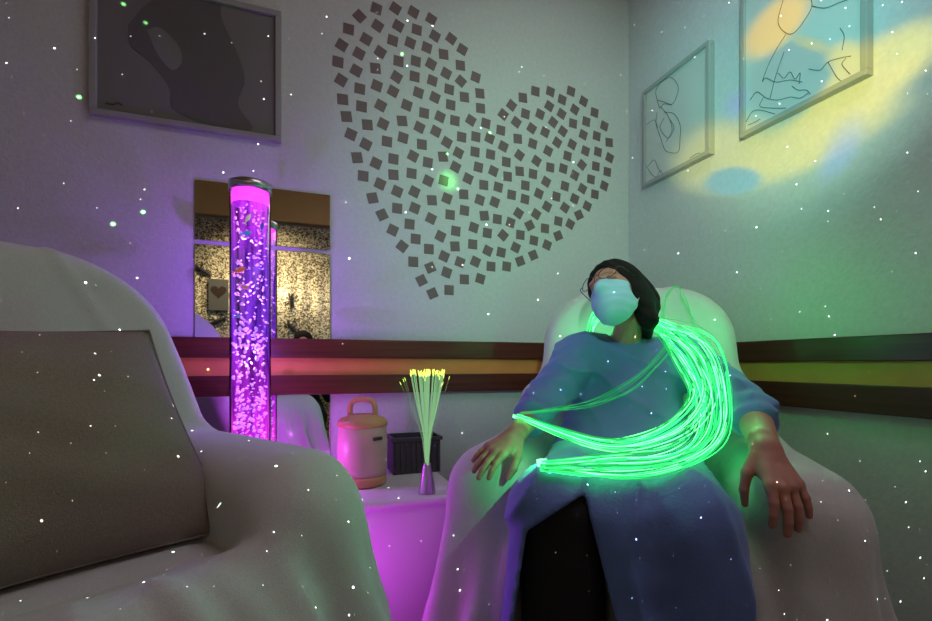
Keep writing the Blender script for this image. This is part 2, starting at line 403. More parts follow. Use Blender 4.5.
b3 = bub(150, BT+.08, BT+.36, .0015, .0034, 5); b_all.add(b3.V, b3.F)
o = b_all.build('bubbles', M_bub, tb, True); o['kind'] = 'stuff'
M_bub.node_tree.nodes['Principled BSDF'].inputs['Base Color'].default_value = (.8, .6, .8, 1)
# toy fish in the water (their own things)
def fish(X, Y, col, s, label, rot):
    s *= 1.35
    u = A(X, Y, 1.60-.060); c = W(*u)
    m = mat('toy_fish_glow_paint', col, .4, emis=col, estr=.25)  # faint glow of its own stands in for the tube's light
    e_ = empty('toy_fish', c, label, 'toy fish', 'little plastic fish drifting in the bubble tube')
    r = math.radians(rot); dx = Vector((CT*math.cos(r), -ST*math.cos(r), math.sin(r))); up = Vector((-CT*math.sin(r), ST*math.sin(r), math.cos(r))); nn = dx.cross(up)
    V = []; n = 10; prof = [(-1, .08), (-.6, .28), (-.1, .48), (.4, .42), (.8, .2), (1, .03)]
    for t, q in prof:
        for k in range(n):
            a = k*2*math.pi/n; V.append(c+dx*t*s+up*math.cos(a)*q*s+nn*math.sin(a)*q*s*.4)
    Fc = [(i*n+k, i*n+(k+1)%n, (i+1)*n+(k+1)%n, (i+1)*n+k) for i in range(5) for k in range(n)]+[tuple(range(n)), tuple(50+k for k in range(n))]
    mesh_obj('body', V, Fc, m, e_, True)
    T = [c-dx*s*.9, c-dx*s*1.5+up*s*.5, c-dx*s*1.3, c-dx*s*1.5-up*s*.5]; mb = MB()
    mb.add([t+nn*.0012 for t in T]+[t-nn*.0012 for t in T], [(0,1,2,3),(7,6,5,4),(0,4,5,1),(1,5,6,2),(2,6,7,3),(3,7,4,0)]); mb.build('tail_fin', m, e_)
fish(240, 270, (1, .30, .08), .0145, 'orange toy fish floating left of centre in the bubble tube', 20)
fish(248, 218, (1, .9, 1), .012, 'pale white toy fish near the top of the bubble tube', 60)
fish(247, 233, (.10, .45, 1), .012, 'bright blue toy fish in the upper bubble tube', 10)
fish(262, 226, (.15, .12, .75), .011, 'dark blue toy fish at the right of the upper tube', 85)
fish(245, 287, (1, .35, .4), .011, 'pink toy fish halfway down the bubble tube', -20)
fish(238, 316, (.25, .35, 1), .009, 'small blue toy fish low in the bubble tube', 0)

# ------------------------------------------------------------------ jug
JC = Pw(362.5, 363, 1.72); jx, jy = JC.x, JC.y; jr = .088
jo = empty('drink_jug', (jx, jy, BT), 'cream insulated drinks jug with orange lid and handle on the bench', 'jug')
MB().lathe((jx, jy, BT), [(0, 0), (jr-.012, 0), (jr-.002, .008), (jr, .03), (jr, .036), (jr-.005, .038)], 48).build('foot', M_orange, jo, True)
MB().lathe((jx, jy, BT), [(0, .034), (jr-.004, .036), (jr+.001, .06), (jr+.003, .14), (jr, .215), (jr-.004, .222), (0, .223)], 48).build('body', M_cream, jo, True)
MB().lathe((jx, jy, BT), [(0, .218), (jr+.001, .218), (jr+.004, .224), (jr+.001, .238), (jr-.012, .248), (jr-.030, .250), (jr-.034, .258), (0, .260)], 48).build('lid', M_orange, jo, True)
hp = spline([(-.043, 0, .245), (-.047, 0, .275), (-.040, 0, .303), (-.018, 0, .314), (.018, 0, .314), (.040, 0, .303), (.047, 0, .275), (.043, 0, .245)], 28)
MB().tube([Vector((jx+p[0]*CT, jy-p[0]*ST, BT+p[2])) for p in hp], .0105, 10).build('handle', M_orange, jo, True)
def jug_patch(ang, z, w, h, name, m, out_=.002):
    V = []; n = 6
    for i in range(n+1):
        a = ang+(i/n-.5)*w/jr
        for zz in (z-h/2, z+h/2):
            for R in (jr+.0005, jr+.0035+out_): V.append((jx+R*math.cos(a), jy+R*math.sin(a), BT+zz))
    Fc = []
    for i in range(n):
        p = 4*i; Fc += [(p+1, p+5, p+7, p+3), (p, p+2, p+6, p+4), (p, p+4, p+5, p+1), (p+2, p+3, p+7, p+6)]
    Fc += [(0, 1, 3, 2), (4*n, 4*n+2, 4*n+3, 4*n+1)]
    return mesh_obj(name, V, Fc, m, jo)
va = math.atan2(-jy, -jx)
jug_patch(va+.62, .178, .036, .011, 'spout_slot', M_dark, .004)
M_tanprint = mat('tan_print', (.45, .25, .10), .6)
jug_patch(va+.58, .150, .010, .024, 'printed_mark', M_tanprint, -.002)
jug_patch(va+.74, .153, .008, .030, 'printed_mark', M_tanprint, -.002)
MB().box((jx-.062, jy-.045, BT+.246), (.02, .014, .012), bev=.002).build('latch', M_orange, jo)

# ------------------------------------------------------------------ crate
c0 = Pw(392, 363, 1.93); c1 = Pw(434, 363, 1.97)
cw = abs(c1.x-c0.x)+.02; ccx = (c0.x+c1.x)/2; ccy = 1.905; ch = .148
co = empty('storage_crate', (ccx, ccy, BT), 'dark grey ribbed plastic crate on the bench against the wall', 'crate')
mb = MB(); t = .004; D_ = .13
for s_ in (-1, 1):
    mb.box((ccx, ccy+s_*(D_/2-t/2), BT+ch/2), (cw, t, ch)); mb.box((ccx+s_*(cw/2-t/2), ccy, BT+ch/2), (t, D_-2*t, ch))
mb.box((ccx, ccy, BT+.004), (cw, D_, .006)); mb.build('body', M_crate, co)
mb = MB()
for k in range(9): mb.box((ccx-cw/2+cw*(k+.5)/9, ccy-D_/2-.003, BT+.062), (.005, .006, .118))
mb.build('ribs', M_crate, co)
mb = MB()
for s_ in (-1, 1):
    mb.box((ccx, ccy+s_*(D_/2+.002), BT+ch-.008), (cw+.018, .012, .015), bev=.002); mb.box((ccx+s_*(cw/2+.002), ccy, BT+ch-.008), (.012, D_+.004, .015), bev=.002)
mb.build('rim', M_crate, co)

# ------------------------------------------------------------------ fibre fan lamp
fl = Pw(427, 363, 1.60); fx, fy = fl.x, fl.y
fo = empty('fibre_optic_lamp', (fx, fy, BT), 'small fibre optic fan lamp with silver cone base and yellow-green tips', 'lamp')
MB().lathe((fx, fy, BT), [(0, 0), (.030, 0), (.030, .005), (.022, .05), (.014, .095), (.012, .103), (0, .104)], 24).build('cone_base', M_metal, fo, True)
M_fs = glow('fibre_stem', (.42, .90, .40), .5); M_ft = glow('fibre_tip', (.72, 1, .12), 2.2)
fzt = CAMH+(363-375)/FPX*1.6-BT
rg = random.Random(11)
for k in range(90):
    a = rg.uniform(0, 6.283); rad = math.sqrt(rg.random()); R = .062*rad; hgt = fzt+rg.uniform(-.006, .010)+.004
    if k >= 78: R = .075+.02*rg.random(); hgt -= .03*rg.random()+.01
    p = spline([(0.006*math.cos(a), .006*math.sin(a), .10), (R*.22*math.cos(a), R*.22*math.sin(a), .20), (R*.62*math.cos(a), R*.62*math.sin(a), .30), (R*math.cos(a), R*math.sin(a), hgt)], 8)
    st = MB().tube([Vector((fx+q[0], fy+q[1], BT+q[2])) for q in p], .0010 if k < 78 else .0004, 4).build('strand', M_fs, fo)
    q, q2 = Vector(p[-1]), Vector(p[-2]); d = (q-q2).normalized(); B = Vector((fx, fy, BT))
    MB().tube([B+q-d*.004, B+q+d*.007], .0017 if k < 78 else .0008, 5).build('tip', M_ft, st)

# ------------------------------------------------------------------ draped armchairs
def chair_f(seed, armtop=.655, top=1.18, seath=.47, endd=.36, flare=.05, kb=.09, tap=.02, lw=.40, lt=.84, hw0=.355, fa=.017):
    tb_ = math.atan2(.20, .75); ctb, stb = math.cos(tb_), math.sin(tb_)
    Rb = np.array([[1, 0, 0], [0, ctb, stb], [0, -stb, ctb]])
    def f(p):
        w, d, h = p[..., 0], p[..., 1], p[..., 2]
        # backrest: slab with a big round top, leaning back
        q = (p-v3(0, .10, top-.40)) @ Rb.T.astype(F32)
        hw = hw0-tap*np.clip(q[..., 2]/.4, -1.2, 1)
        qx = np.abs(q[..., 0])-(hw-.21); qz = np.abs(q[..., 2])-(.40-.21)
        prof = np.sqrt(np.maximum(qx, 0)**2+np.maximum(qz, 0)**2)+np.minimum(np.maximum(qx, qz), 0)-.21
        qy = np.abs(q[..., 1])-.10
        g = np.stack([prof+.06, qy+.06], -1)
        back = np.sqrt((np.maximum(g, 0)**2).sum(-1))+np.minimum(g.max(-1), 0)-.06
        lowb = s_box(p, (0, .22, lt/2), (lw, .14, lt/2), .09)
        aw = np.abs(w)
        pa = np.stack([aw, d, h], -1)
        arm = s_box(pa, (.375, .11+endd, armtop/2), (.108, endd, armtop/2), .09)
        arm2 = s_cap(pa, (.375, .22, armtop-.108), (.375, 2*endd, armtop-.108), .112)
        seat = s_box(p, (0, .46, .235), (.32, .34, .235), .075)
        seat2 = s_box(p, (0, .50, seath-.07), (.27, .28, .07), .065)
        ch = smin(smin(arm, arm2, .04), lowb, kb)
        ch = smin(ch, back, kb)
        ch = smin(ch, smin(seat, seat2, .05), .045)
        # hanging folds lower down, soft wrinkles elsewhere
        low = np.clip((armtop-.04-h)/.45, 0, 1)
        ang = np.arctan2(w, d-.4)
        side = np.clip((d-.05)/.35, 0, 1)*np.clip((np.maximum(aw/.40, (d-.1)/.62)-.9)*6, 0, 1)
        fold = (np.sin(ang*23+seed+2*np.sin(h*3+seed))+.6*np.sin(ang*41+seed*2+h*4))*fa*low*side
        wr = wob(p, seed, 14)*.006+wob(p, seed+5, 34)*.0025
        cr = .006*np.exp(-((aw-.15-.25*(1.1-h)+.03*np.sin(h*9+seed))/.014)**2)*(h > armtop)
        return ch - fold*1.0 - wr - cr - flare*low*side
    return f
def place_chair(Ob, fdir, seed, m, label, **kw):
    P, Q = nets(chair_f(seed, **kw), (-.60, -.20, -.02), (.60, .98, 1.30), .0125)
    P[:, 2] = np.maximum(P[:, 2], 0.001)
    fa = np.array(fdir); ra = np.array([-fdir[1], fdir[0]])  # (a,z)
    r_ = np.array([ -fa[1], fa[0]]);
    cam_ = np.stack([Ob[0]+P[:, 0]*r_[0]*1+P[:, 1]*fa[0], Ob[1]+P[:, 0]*r_[1]+P[:, 1]*fa[1], P[:, 2]-CAMH], 1)
    return P, Q, cam_
def chair_axes(fdir):                    # viewer's-right side vector of a chair facing fdir
    return np.array([-fdir[1], fdir[0]])
LO, LF = (-1.124, 1.075), (.793, -.607)
RO, RF = (.678, 1.865), (-.357, -.934)
def armchair(Ob, Fd, seed, m, label, **kw):
    P, Q, cm = place_chair(Ob, Fd, seed, m, label, **kw)
    wl = Wn(cm); q = np.array(Q)
    base = W(Ob[0]+.4*Fd[0], Ob[1]+.4*Fd[1], -CAMH)
    e_ = empty('armchair', base, label, 'armchair', 'armchairs draped in white blankets')
    # (w,d,h) is left-handed after the turn: flip faces
    o = mesh_obj('blanket_cover', wl, q[:, ::-1], m, e_, True)
    return e_, o
def recalc(o):
    import bmesh
    bm = bmesh.new(); bm.from_mesh(o.data); bmesh.ops.recalc_face_normals(bm, faces=bm.faces); bm.to_mesh(o.data); bm.free()
    o.data.polygons.foreach_set('use_smooth', [True]*len(o.data.polygons))
LC, lco = armchair(LO, LF, 3, M_sheet, 'armchair under a white blanket at left, holding the square pillow', armtop=.712, top=1.18, seath=.545, kb=.045, tap=.10, lw=.425, lt=.69, hw0=.402, fa=.024, endd=.335, flare=.12); recalc(lco)
RC, rco = armchair(RO, RF, 8, M_sheet2, 'armchair under a white blanket in the corner, with the masked person sitting in it', armtop=.655, top=1.19, endd=.345, flare=.085); recalc(rco)
# feet under the covers
for e_, Ob, Fd in ((LC, LO, LF), (RC, RO, RF)):
    pass

# ------------------------------------------------------------------ pillow
def pillow():
    n = 40; pa = A(226, 527, 1.00); side = np.array([-.607, -.793, 0]); up = np.array([-.50, .19, .86]); up = up/np.linalg.norm(up)
    nn = np.cross(side, up); nn /= np.linalg.norm(nn)
    if nn[1] > 0: nn = -nn                      # towards the viewer
    L, H = .62, .50; V = []
    def pt(i, j, s):
        u, v = i/n*2-1, j/n*2-1
        k = (1-abs(u)**2.6)*(1-abs(v)**2.6); th = .105*max(k, 0)**.72
        pin = 1-.045*(1-v*v)*0; x = (u*(1-.05*(1-v*v)*abs(u)))*.5+.5; y = (v*(1-.05*(1-u*u)*abs(v)))*.5+.5
        wv = .004*math.sin(u*9+v*4)+.003*math.sin(v*13-u*5)
        p = pa + side*L*x + up*H*y + nn*(s*th + .050 + wv*k) + up*.012*math.sin(u*7+1)*(1-abs(v))
        p[2] += -.02*(x)*y - .020
        return p
    idx = {}
    for s in (1, -1):
        for i in range(n+1):
            for j in range(n+1):
                if s == -1 and (i in (0, n) or j in (0, n)): idx[(i, j, s)] = idx[(i, j, 1)]; continue
                idx[(i, j, s)] = len(V); V.append(pt(i, j, s))
    Fc = []
    for s in (1, -1):
        for i in range(n):
            for j in range(n):
                f = (idx[(i, j, s)], idx[(i+1, j, s)], idx[(i+1, j+1, s)], idx[(i, j+1, s)]); Fc.append(f if s == 1 else f[::-1])
    V = Wn(V)
    e_ = empty('pillow', W(*(pa+side*.3)), 'large square beige linen pillow leaning in the left armchair', 'pillow')
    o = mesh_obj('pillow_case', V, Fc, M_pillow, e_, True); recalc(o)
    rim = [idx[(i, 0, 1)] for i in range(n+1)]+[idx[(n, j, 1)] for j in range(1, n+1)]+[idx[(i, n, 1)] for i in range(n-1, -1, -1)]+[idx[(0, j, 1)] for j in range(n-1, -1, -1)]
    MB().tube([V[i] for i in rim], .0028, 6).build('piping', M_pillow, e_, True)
pillow()

# ------------------------------------------------------------------ the person in the armchair
def ax3(x): return np.array(x, float)
HC = ax3(A(616, 294, 1.52))
hf = ax3([-.70, -.62, .35]); hf /= np.linalg.norm(hf)
he = ax3([1, -.79, .60]); he /= np.linalg.norm(he); he = he-hf*(he@hf); he /= np.linalg.norm(he)
hu = np.cross(he, hf); hu = hu if hu[2] > 0 else -hu
HR = np.stack([he, hf, hu])               # rows: head axes in viewer coords
def to_head(p): return (p-HC.astype(F32)) @ HR.T.astype(F32)
def from_head(v): return HC + np.asarray(v, float) @ HR
NB = ax3([.548, 1.60, .03]); SL = ax3([.395, 1.60, .020]); SR = ax3([.735, 1.555, .012])
EL = ax3([.220, 1.46, -.150]); WL = ax3(A(514, 436, 1.27))
ER = ax3([.800, 1.29, -.145]); WR = ax3(A(766, 449, 1.05))
PV = ax3([.505, 1.47, -.30])
r_ax = np.array([.934, -.357, 0]); f_ax = np.array([-.357, -.934, 0])
HPL = PV - r_ax*.09 + np.array([0, 0, -.02]); HPR = PV + r_ax*.09 + np.array([0, 0, -.02])
KL = np.array([.205, 1.10, -.345]); KR = np.array([.505, 1.03, -.355])
AL = KL + f_ax*.02 + np.array([-.01, 0, -.44]); AR = KR + f_ax*.03 + np.array([.02, 0, -.44])
def head_sdf(p):
    q = to_head(p); q = np.stack([np.abs(q[..., 0]), q[..., 1], q[..., 2]], -1)
    d = s_ell(q, (0, -.015, .030), (.074, .094, .090))
    d = smin(d, s_ell(q, (0, .030, -.030), (.060, .062, .085)), .03)
    d = smin(d, s_ell(q, (0, .045, -.085), (.043, .040, .034)), .025)
    d = smin(d, s_ell(q, (0, .072, -.103), (.018, .016, .016)), .015)
    d = smin(d, s_ell(q, (.042, .052, -.030), (.020, .020, .022)), .015)
    d = smin(d, s_cap(q, (0, .086, .022), (.038, .078, .020), .010), .012)
    d = smax(d, -s_ell(q, (.031, .103, .002), (.019, .018, .014)), .010)
    d = smin(d, s_ell(q, (.031, .079, .000), (.0145, .012, .0115)), .004)
    d = smin(d, s_cap(q, (0, .088, .010), (0, .112, -.032), .0065, .011), .010)
    d = smin(d, s_ell(q, (.010, .100, -.037), (.008, .009, .007)), .006)
    d = smin(d, s_cap(q, (0, .096, -.062), (.016, .090, -.062), .005, .003), .004)
    d = smin(d, s_cap(q, (0, .094, -.071), (.014, .089, -.070), .0055, .003), .004)
    ear = s_ell(q, (.077, -.008, -.005), (.007, .019, .031)); ear = smax(ear, -s_ell(q, (.084, -.004, -.002), (.006, .011, .018)), .004)
    return smin(d, ear, .008)
def neck_sdf(p):
    c = from_head((0, -.045, -.075)); d = s_cap(p, NB+np.array([0, .01, -.02]), c, .053, .046)
    ch = s_cap(p, SL+np.array([.05, 0, -.015]), SR+np.array([-.05, 0, -.015]), .052, .052)
    ad = s_cap(p, from_head((0, .03, -.10)), NB+np.array([-.008, -.035, .01]), .016, .016)
    return smin(d, ch, .05)
def limbs_sdf(p):
    d = s_cap(p, SL, EL, .050, .040); d = smin(d, s_cap(p, EL, WL, .040, .027), .02)
    d2 = s_cap(p, SR, ER, .050, .040); d2 = smin(d2, s_cap(p, ER, WR, .041, .027), .02)
    t = s_cap(p, (SL+SR)/2+np.array([0, .02, -.10]), PV, .115, .115)
    t = smin(t, smin(s_cap(p, SL, SR, .06, .06), s_cap(p, HPL, HPR, .095, .095), .05), .08)
    l = smin(s_cap(p, HPL, KL, .080, .056), s_cap(p, KL, AL, .055, .036), .03); l2 = smin(s_cap(p, HPR, KR, .080, .056), s_cap(p, KR, AR, .055, .036), .03)
    l = smin(l, s_cap(p, AL+[0, 0, -.02], AL+f_ax*.14+[0, 0, -.055], .034, .026), .03)
    l2 = smin(l2, s_cap(p, AR+[0, 0, -.02], AR+f_ax*.14+[0, 0, -.055], .034, .026), .03)
    return smin(smin(smin(d, d2, .02), t, .04), smin(l, l2, .01), .04)
def hand_parts(Wr, d, n, curls, spread, thumb, flip, S=1.0):
    d = ax3(d); d /= np.linalg.norm(d); n = ax3(n); n -= d*(n@d); n /= np.linalg.norm(n); s = np.cross(d, n)*flip
    def G(u, v, w): return Wr + (d*u + s*v + n*w)*S
    segs = []; meta = []
    vs = [.029, .0105, -.0090, -.0275]; us = [.088, .093, .088, .078]; Ls = [.072, .080, .074, .058]; rr_ = [.0099, .0102, .0098, .0086]
    tips = []
    for k in range(4):
        meta.append((G(.005, vs[k]*.45, -.002), G(us[k], vs[k], .0 if k in (0, 3) else .003), .0155*S, .0112*S))
        ang = spread[k]; c = curls[k]; p0 = np.array([us[k], vs[k], .001]); th = 0
        for j, fr_ in enumerate((.45, .30, .25)):
            th += c[j]; dv = np.array([math.cos(th)*math.cos(ang), math.cos(th)*math.sin(ang), -math.sin(th)])*Ls[k]*fr_
            p1 = p0+dv; r0 = rr_[k]*(1-.10*j); r1 = rr_[k]*(1-.10*(j+1)); segs.append((k, G(*p0), G(*p1), r0*S, r1*S)); p0 = p1
        tips.append(G(*p0))
    tp = [G(*t) for t in thumb]
    def f(p):
        m_ = None
        for a, b, ra, rb_ in meta:
            q = s_cap(p, a, b, ra, rb_); m_ = q if m_ is None else smin(m_, q, .012)
        m_ = smin(m_, s_cap(p, G(-.03, 0, -.002), G(.02, 0, -.002), .025, .021), .02)
        m_ = smin(m_, s_cap(p, G(.015, .014, -.010), G(.055, .022, -.012), .015, .012), .012)
        fs = {}
        for k, a, b, ra, rb_ in segs:
            q = s_cap(p, a, b, ra, rb_); fs[k] = q if k not in fs else smin(fs[k], q, .0025)
        th_ = s_cap(p, tp[0], tp[1], .0155, .0125); th_ = smin(th_, s_cap(p, tp[1], tp[2], .0118, .0098), .004); th_ = smin(th_, s_cap(p, tp[2], tp[3], .0098, .0072), .003)
        al = None
        for k in range(4): al = fs[k] if al is None else smin(al, fs[k], .0012)
        return smin(smin(m_, al, .007), th_, .010)
    allp = np.array([Wr]+tips+tp+[G(-.03, 0, 0)]); nails = []
    for k in range(4):
        q = [x for x in segs if x[0] == k][-1]; nails.append((q[1], q[2], q[4]))
    return f, allp.min(0)-.05, allp.max(0)+.05, n, nails
thumbR = [(.018, .024, -.008), (.048, .046, -.022), (.072, .050, -.044), (.090, .045, -.064)]
# her left hand (right in the photo) and her right hand (left in the photo)
fR, loR, hiR, nR, nlR = hand_parts(WR, (-.010, -.115, -.105), (.10, -.62, .75), [(.38, .30, .22), (.36, .30, .2), (.38, .3, .2), (.30, .28, .2)], [.00, -.08, -.17, -.30], thumbR, 1, 1.14)
fL, loL, hiL, nL, nlL = hand_parts(WL, (-.125, -.125, -.066), (-.25, -.55, .80), [(.30, .28, .2), (.26, .28, .2), (.25, .25, .2), (.20, .22, .2)], [.02, -.05, -.11, -.20], thumbR, -1)
per = empty('person', W(PV[0], PV[1], -CAMH), 'person in a blue gown, face mask and glasses reclining in the corner armchair', 'person')
BV, BF = [], []
def body_add(f, lo, hi, h):
    P, Q = nets(f, lo, hi, h); n = sum(len(x) for x in BV); BV.append(P); BF.append(Q+n)
def fwd_cap(E, Wr, r0, r1): return lambda p: s_cap(p, E, Wr, r0, r1)
body_add(lambda p: smin(head_sdf(p), neck_sdf(p), .010), HC-[.17, .17, .27], HC+[.19, .17, .16], .0028)
body_add(lambda p: smax(limbs_sdf(p), p[..., 2]-.03, .02), (-.02, .85, -.899), (.92, 1.72, .09), .012)
body_add(lambda p: smin(fR(p), s_cap(p, ER, WR, .045, .030), .010), np.minimum(loR, ER-.06), np.maximum(hiR, ER+.06), .0026)
body_add(lambda p: smin(fL(p), s_cap(p, EL, WL, .040, .024), .010), np.minimum(loL, EL-.06), np.maximum(hiL, EL+.06), .0026)
bo = mesh_obj('body', Wn(np.vstack(BV)), np.vstack(BF), M_skin, per, True)
# hair
def hair_sdf(p):
    q = to_head(p)
    h_ = s_ell(q, (0, -.022, .035), (.090, .108, .098))
    h_ = smin(h_, s_ell(q, (.018, -.100, .000), (.080, .078, .088)), .04)          # full mass at the back
    h_ = smin(h_, s_ell(q, (.062, -.020, -.040), (.030, .052, .060)), .03)         # over her left ear
    a, b_, c = from_head((.040, -.055, -.04)), from_head((.060, -.035, -.125)), np.array([.618, 1.585, .075])
    h_ = smin(h_, smin(s_cap(p, a, b_, .040, .026), s_cap(p, b_, c, .026, .012), .02), .03)
    h_ = smax(h_, -s_ell(q, (-.005, .120, -.035), (.074, .100, .112)), .010)           # face opening
    return h_ - .0009*np.sin(q[..., 0]*200+q[..., 2]*90+2*np.sin(q[..., 1]*40)) - wob(q, 4, 40)*.002
P, Q = nets(hair_sdf, HC-[.20, .20, .26], HC+[.22, .24, .17], .0032)
ho = mesh_obj('hair', Wn(P), Q, M_hair, per, True)
# mask
def mask_sdf(p):
    q = to_head(p); qa = np.stack([np.abs(q[..., 0]), q[..., 1], q[..., 2]], -1)
    base = s_ell(qa, (0, .030, -.052), (.066, .072, .080))
    base = smin(base, s_cap(qa, (0, .090, -.012), (0, .117, -.045), .012, .013), .025)
    base = smin(base, s_ell(qa, (0, .070, -.098), (.034, .034, .034)), .03)
    base = base-.007
    pl = .0010*np.sin(q[..., 2]*230+qa[..., 0]*20)
    shell = smax(base-pl, -(base+.0035), .001)
    box = np.maximum(np.maximum(q[..., 2]-(-.006-qa[..., 0]*.30), -(q[..., 2]+.160-qa[..., 0]*.75)), np.maximum(qa[..., 0]-.066, -(q[..., 1]-.022-.35*np.clip(-q[..., 2]-.10, 0, 1))))
    return np.maximum(shell, box)
P, Q = nets(mask_sdf, HC-[.16, .17, .19], HC+[.14, .14, .10], .0017)
mk = mesh_obj('face_mask', Wn(P), Q, M_mask, per, True)
def hpt(v): return W(*from_head(v))
M_loop = mat('ear_loop', (.75, .75, .72), .7)
for s_ in (1, -1):
    for z0, z1 in ((-.026, .012), (-.094, -.028)):
        pp = spline([(s_*.063, .030, z0), (s_*.075, .010, (z0+z1)/2+.002), (s_*.086, -.008, z1)], 10)
        MB().tube([hpt(q) for q in pp], .0014, 6).build('ear_loop', M_loop, mk, True)
# glasses
gl_ = empty('glasses', hpt((0, .11, 0)), None, None); gl_.parent = per; gl_.matrix_parent_inverse = parent_world(per).inverted()
for s_ in (1, -1):
    rim = []
    for k in range(33):
        a = 2*math.pi*k/32; cx2 = .034*s_; x = cx2+.0265*math.cos(a)*(1-.04*math.sin(a)); z = -.002+.019*math.sin(a); rim.append(hpt((x, .124-.25*abs(x)*abs(x)/.06, z-.003)))
    MB().tube(rim, .0012, 6, cap=False).build('lens_rim', M_wire, gl_, True)
    MB().tube([hpt(q) for q in spline([(s_*.0595, .110, .002), (s_*.074, .095, .006), (s_*.079, .03, .006), (s_*.079, -.02, .004)], 14)], .0014, 6).build('temple', M_wire, gl_, True)
MB().tube([hpt(q) for q in spline([(-.0085, .1235, -.002), (0, .127, .003), (.0085, .1235, -.002)], 8)], .0013, 6).build('bridge', M_wire, gl_, True)
# trousers
def pants_sdf(p):
    l = smin(s_cap(p, HPL, KL, .094, .074), s_cap(p, KL, AL+[0, 0, .02], .074, .060), .03)
    r = smin(s_cap(p, HPR, KR, .094, .074), s_cap(p, KR, AR+[0, 0, .02], .074, .060), .03)
    l = smin(l, s_cap(p, KL+r_ax*.045+[0, 0, -.01], AL+r_ax*.075, .070, .070), .03)
    return smin(smin(l, r, .05), s_cap(p, HPL, HPR, .11, .11), .04) - wob(p, 9, 40)*.003
P, Q = nets(pants_sdf, (-.02, .85, -.899), (.75, 1.66, -.12), .010)
mesh_obj('trousers', Wn(P), Q, M_pants, per, True)
mb = MB()
for K_ in (AL, AR):
    c = K_+f_ax*.06; 
    sh = lambda p, c=c, K_=K_: smax(smin(s_cap(p, K_+[0, 0, -.01], K_+[0, 0, -.03], .043, .043), s_cap(p, K_+[0, 0, -.06], K_+f_ax*.165+[0, 0, -.066], .042, .034), .03), -(p[..., 2]+.898), .004)
    P, Q = nets(sh, K_-[.14, .26, .11], K_+[.12, .12, .06], .008); P[:, 2] = np.maximum(P[:, 2], -.8985)
    mesh_obj('shoe', Wn(P), Q, M_dark, per, True)
# gown
def px_half(X0, Y0, X1, Y1, z=1.05):     # plane through a slit edge, cut square to the lap
    a, b_ = A(X0, Y0, z), A(X1, Y1, z); vw = A((X0+X1)/2, (Y0+Y1)/2, 1.0); vw = vw/np.linalg.norm(vw)
    n = np.cross(b_-a, vw); n /= np.linalg.norm(n); return n, a
h1 = px_half(584, 494, 527, 531); h2 = px_half(527, 531, 510, 640); h3 = px_half(621, 640, 584, 494)
def gown_core(p):
    up_ = (SL+SR)/2
    t = s_cap(p, up_+np.array([0, .02, -.09]), PV+np.array([0, -.01, 0]), .128, .142)
    sh = smin(s_cap(p, SL, SR, .072, .072), s_cap(p, NB+np.array([0, -.005, -.005]), up_+np.array([0, 0, -.08]), .070, .11), .04)
    t = smin(t, sh, .07)
    for q_ in (-1, 1): t = smin(t, s_cap(p, up_+r_ax*q_*.07+np.array([0, .03, -.10]), PV+r_ax*q_*.09+np.array([0, .02, 0]), .10, .12), .05)
    dcol = s_cap(p, SL, EL, .072, .060); dcol = smin(dcol, s_cap(p, EL, EL*.72+WL*.28, .062, .055), .02)
    d2 = s_cap(p, SR, ER, .072, .060); d2 = smin(d2, s_cap(p, ER, ER*.80+WR*.20, .060, .056), .02)
    ripple = np.sin((p@v3(30, 60, 70)))*.003
    t = smin(t, smin(dcol, d2, .01)+ripple, .035)
    l = smin(s_cap(p, HPL, KL, .112, .093), s_cap(p, KL, AL+[0, 0, .10], .093, .100), .03)
    r = smin(s_cap(p, HPR, KR, .112, .093), s_cap(p, KR, AR+[.02, 0, .10], .095, .105), .03)
    mid = s_cap(p, (HPL+HPR)/2+[0, 0, -.02], (KL+KR)/2+[0, 0, -.01], .10, .08); mid2 = s_cap(p, (KL+KR)/2+[0, 0, -.01], (AL+AR)/2+[0, 0, .12], .085, .09)
    sk = smin(smin(l, r, .10), smin(mid, mid2, .03), .07)
    # skirt spreads towards the seat beside her left thigh
    t = smin(t, sk, .06)
    f1 = wob(p, 21, 18)*.008+wob(p, 22, 42)*.005+wob(p, 23, 85)*.0018
    # long fabric creases running diagonally over the chest and down the lap
    cr1 = np.abs(np.sin(p@v3(16, -6, 22)+1.2*np.sin(p@v3(5, 9, -7)))); cr2 = np.abs(np.sin(p@v3(21, 5, -6)+1.5*np.sin(p@v3(-4, 6, 8))))
    up_m = np.clip((p[..., 2]+.25)/.1, 0, 1)
    return t - f1 - .012*(1-cr1)**2*up_m - .013*(1-cr2)**2*(1-up_m)
def gown_sdf(p):
    g = gown_core(p)
    g = smax(g, -s_cap(p, NB+np.array([-.012, -.03, .078]), from_head((0, 0, -.05)), .056, .070), .006)     # neckline
    w1 = np.maximum(np.maximum(sgn1*((p-v3(*h1[1]))@v3(*h1[0])), sgn2*((p-v3(*h2[1]))@v3(*h2[0]))), sgn3*((p-v3(*h3[1]))@v3(*h3[0])))
    w1 = np.maximum(w1, -(pants_sdf(p)+.014))
    w1 = np.maximum(w1, p[..., 1]-1.25)
    return smax(g, -w1, .004)
ctr = A(570, 570, 1.05); sgn1 = -np.sign((ctr-h1[1])@h1[0]); sgn2 = -np.sign((ctr-h2[1])@h2[0]); sgn3 = -np.sign((ctr-h3[1])@h3[0])
P, Q = nets(gown_sdf, (-.02, .80, -.80), (.98, 1.80, .16), .0075)
go = mesh_obj('gown', Wn(P), Q, M_gown, per, True)
# collar binding
colp = []
for k in range(30):
    a = math.radians(200+k*(150/29))

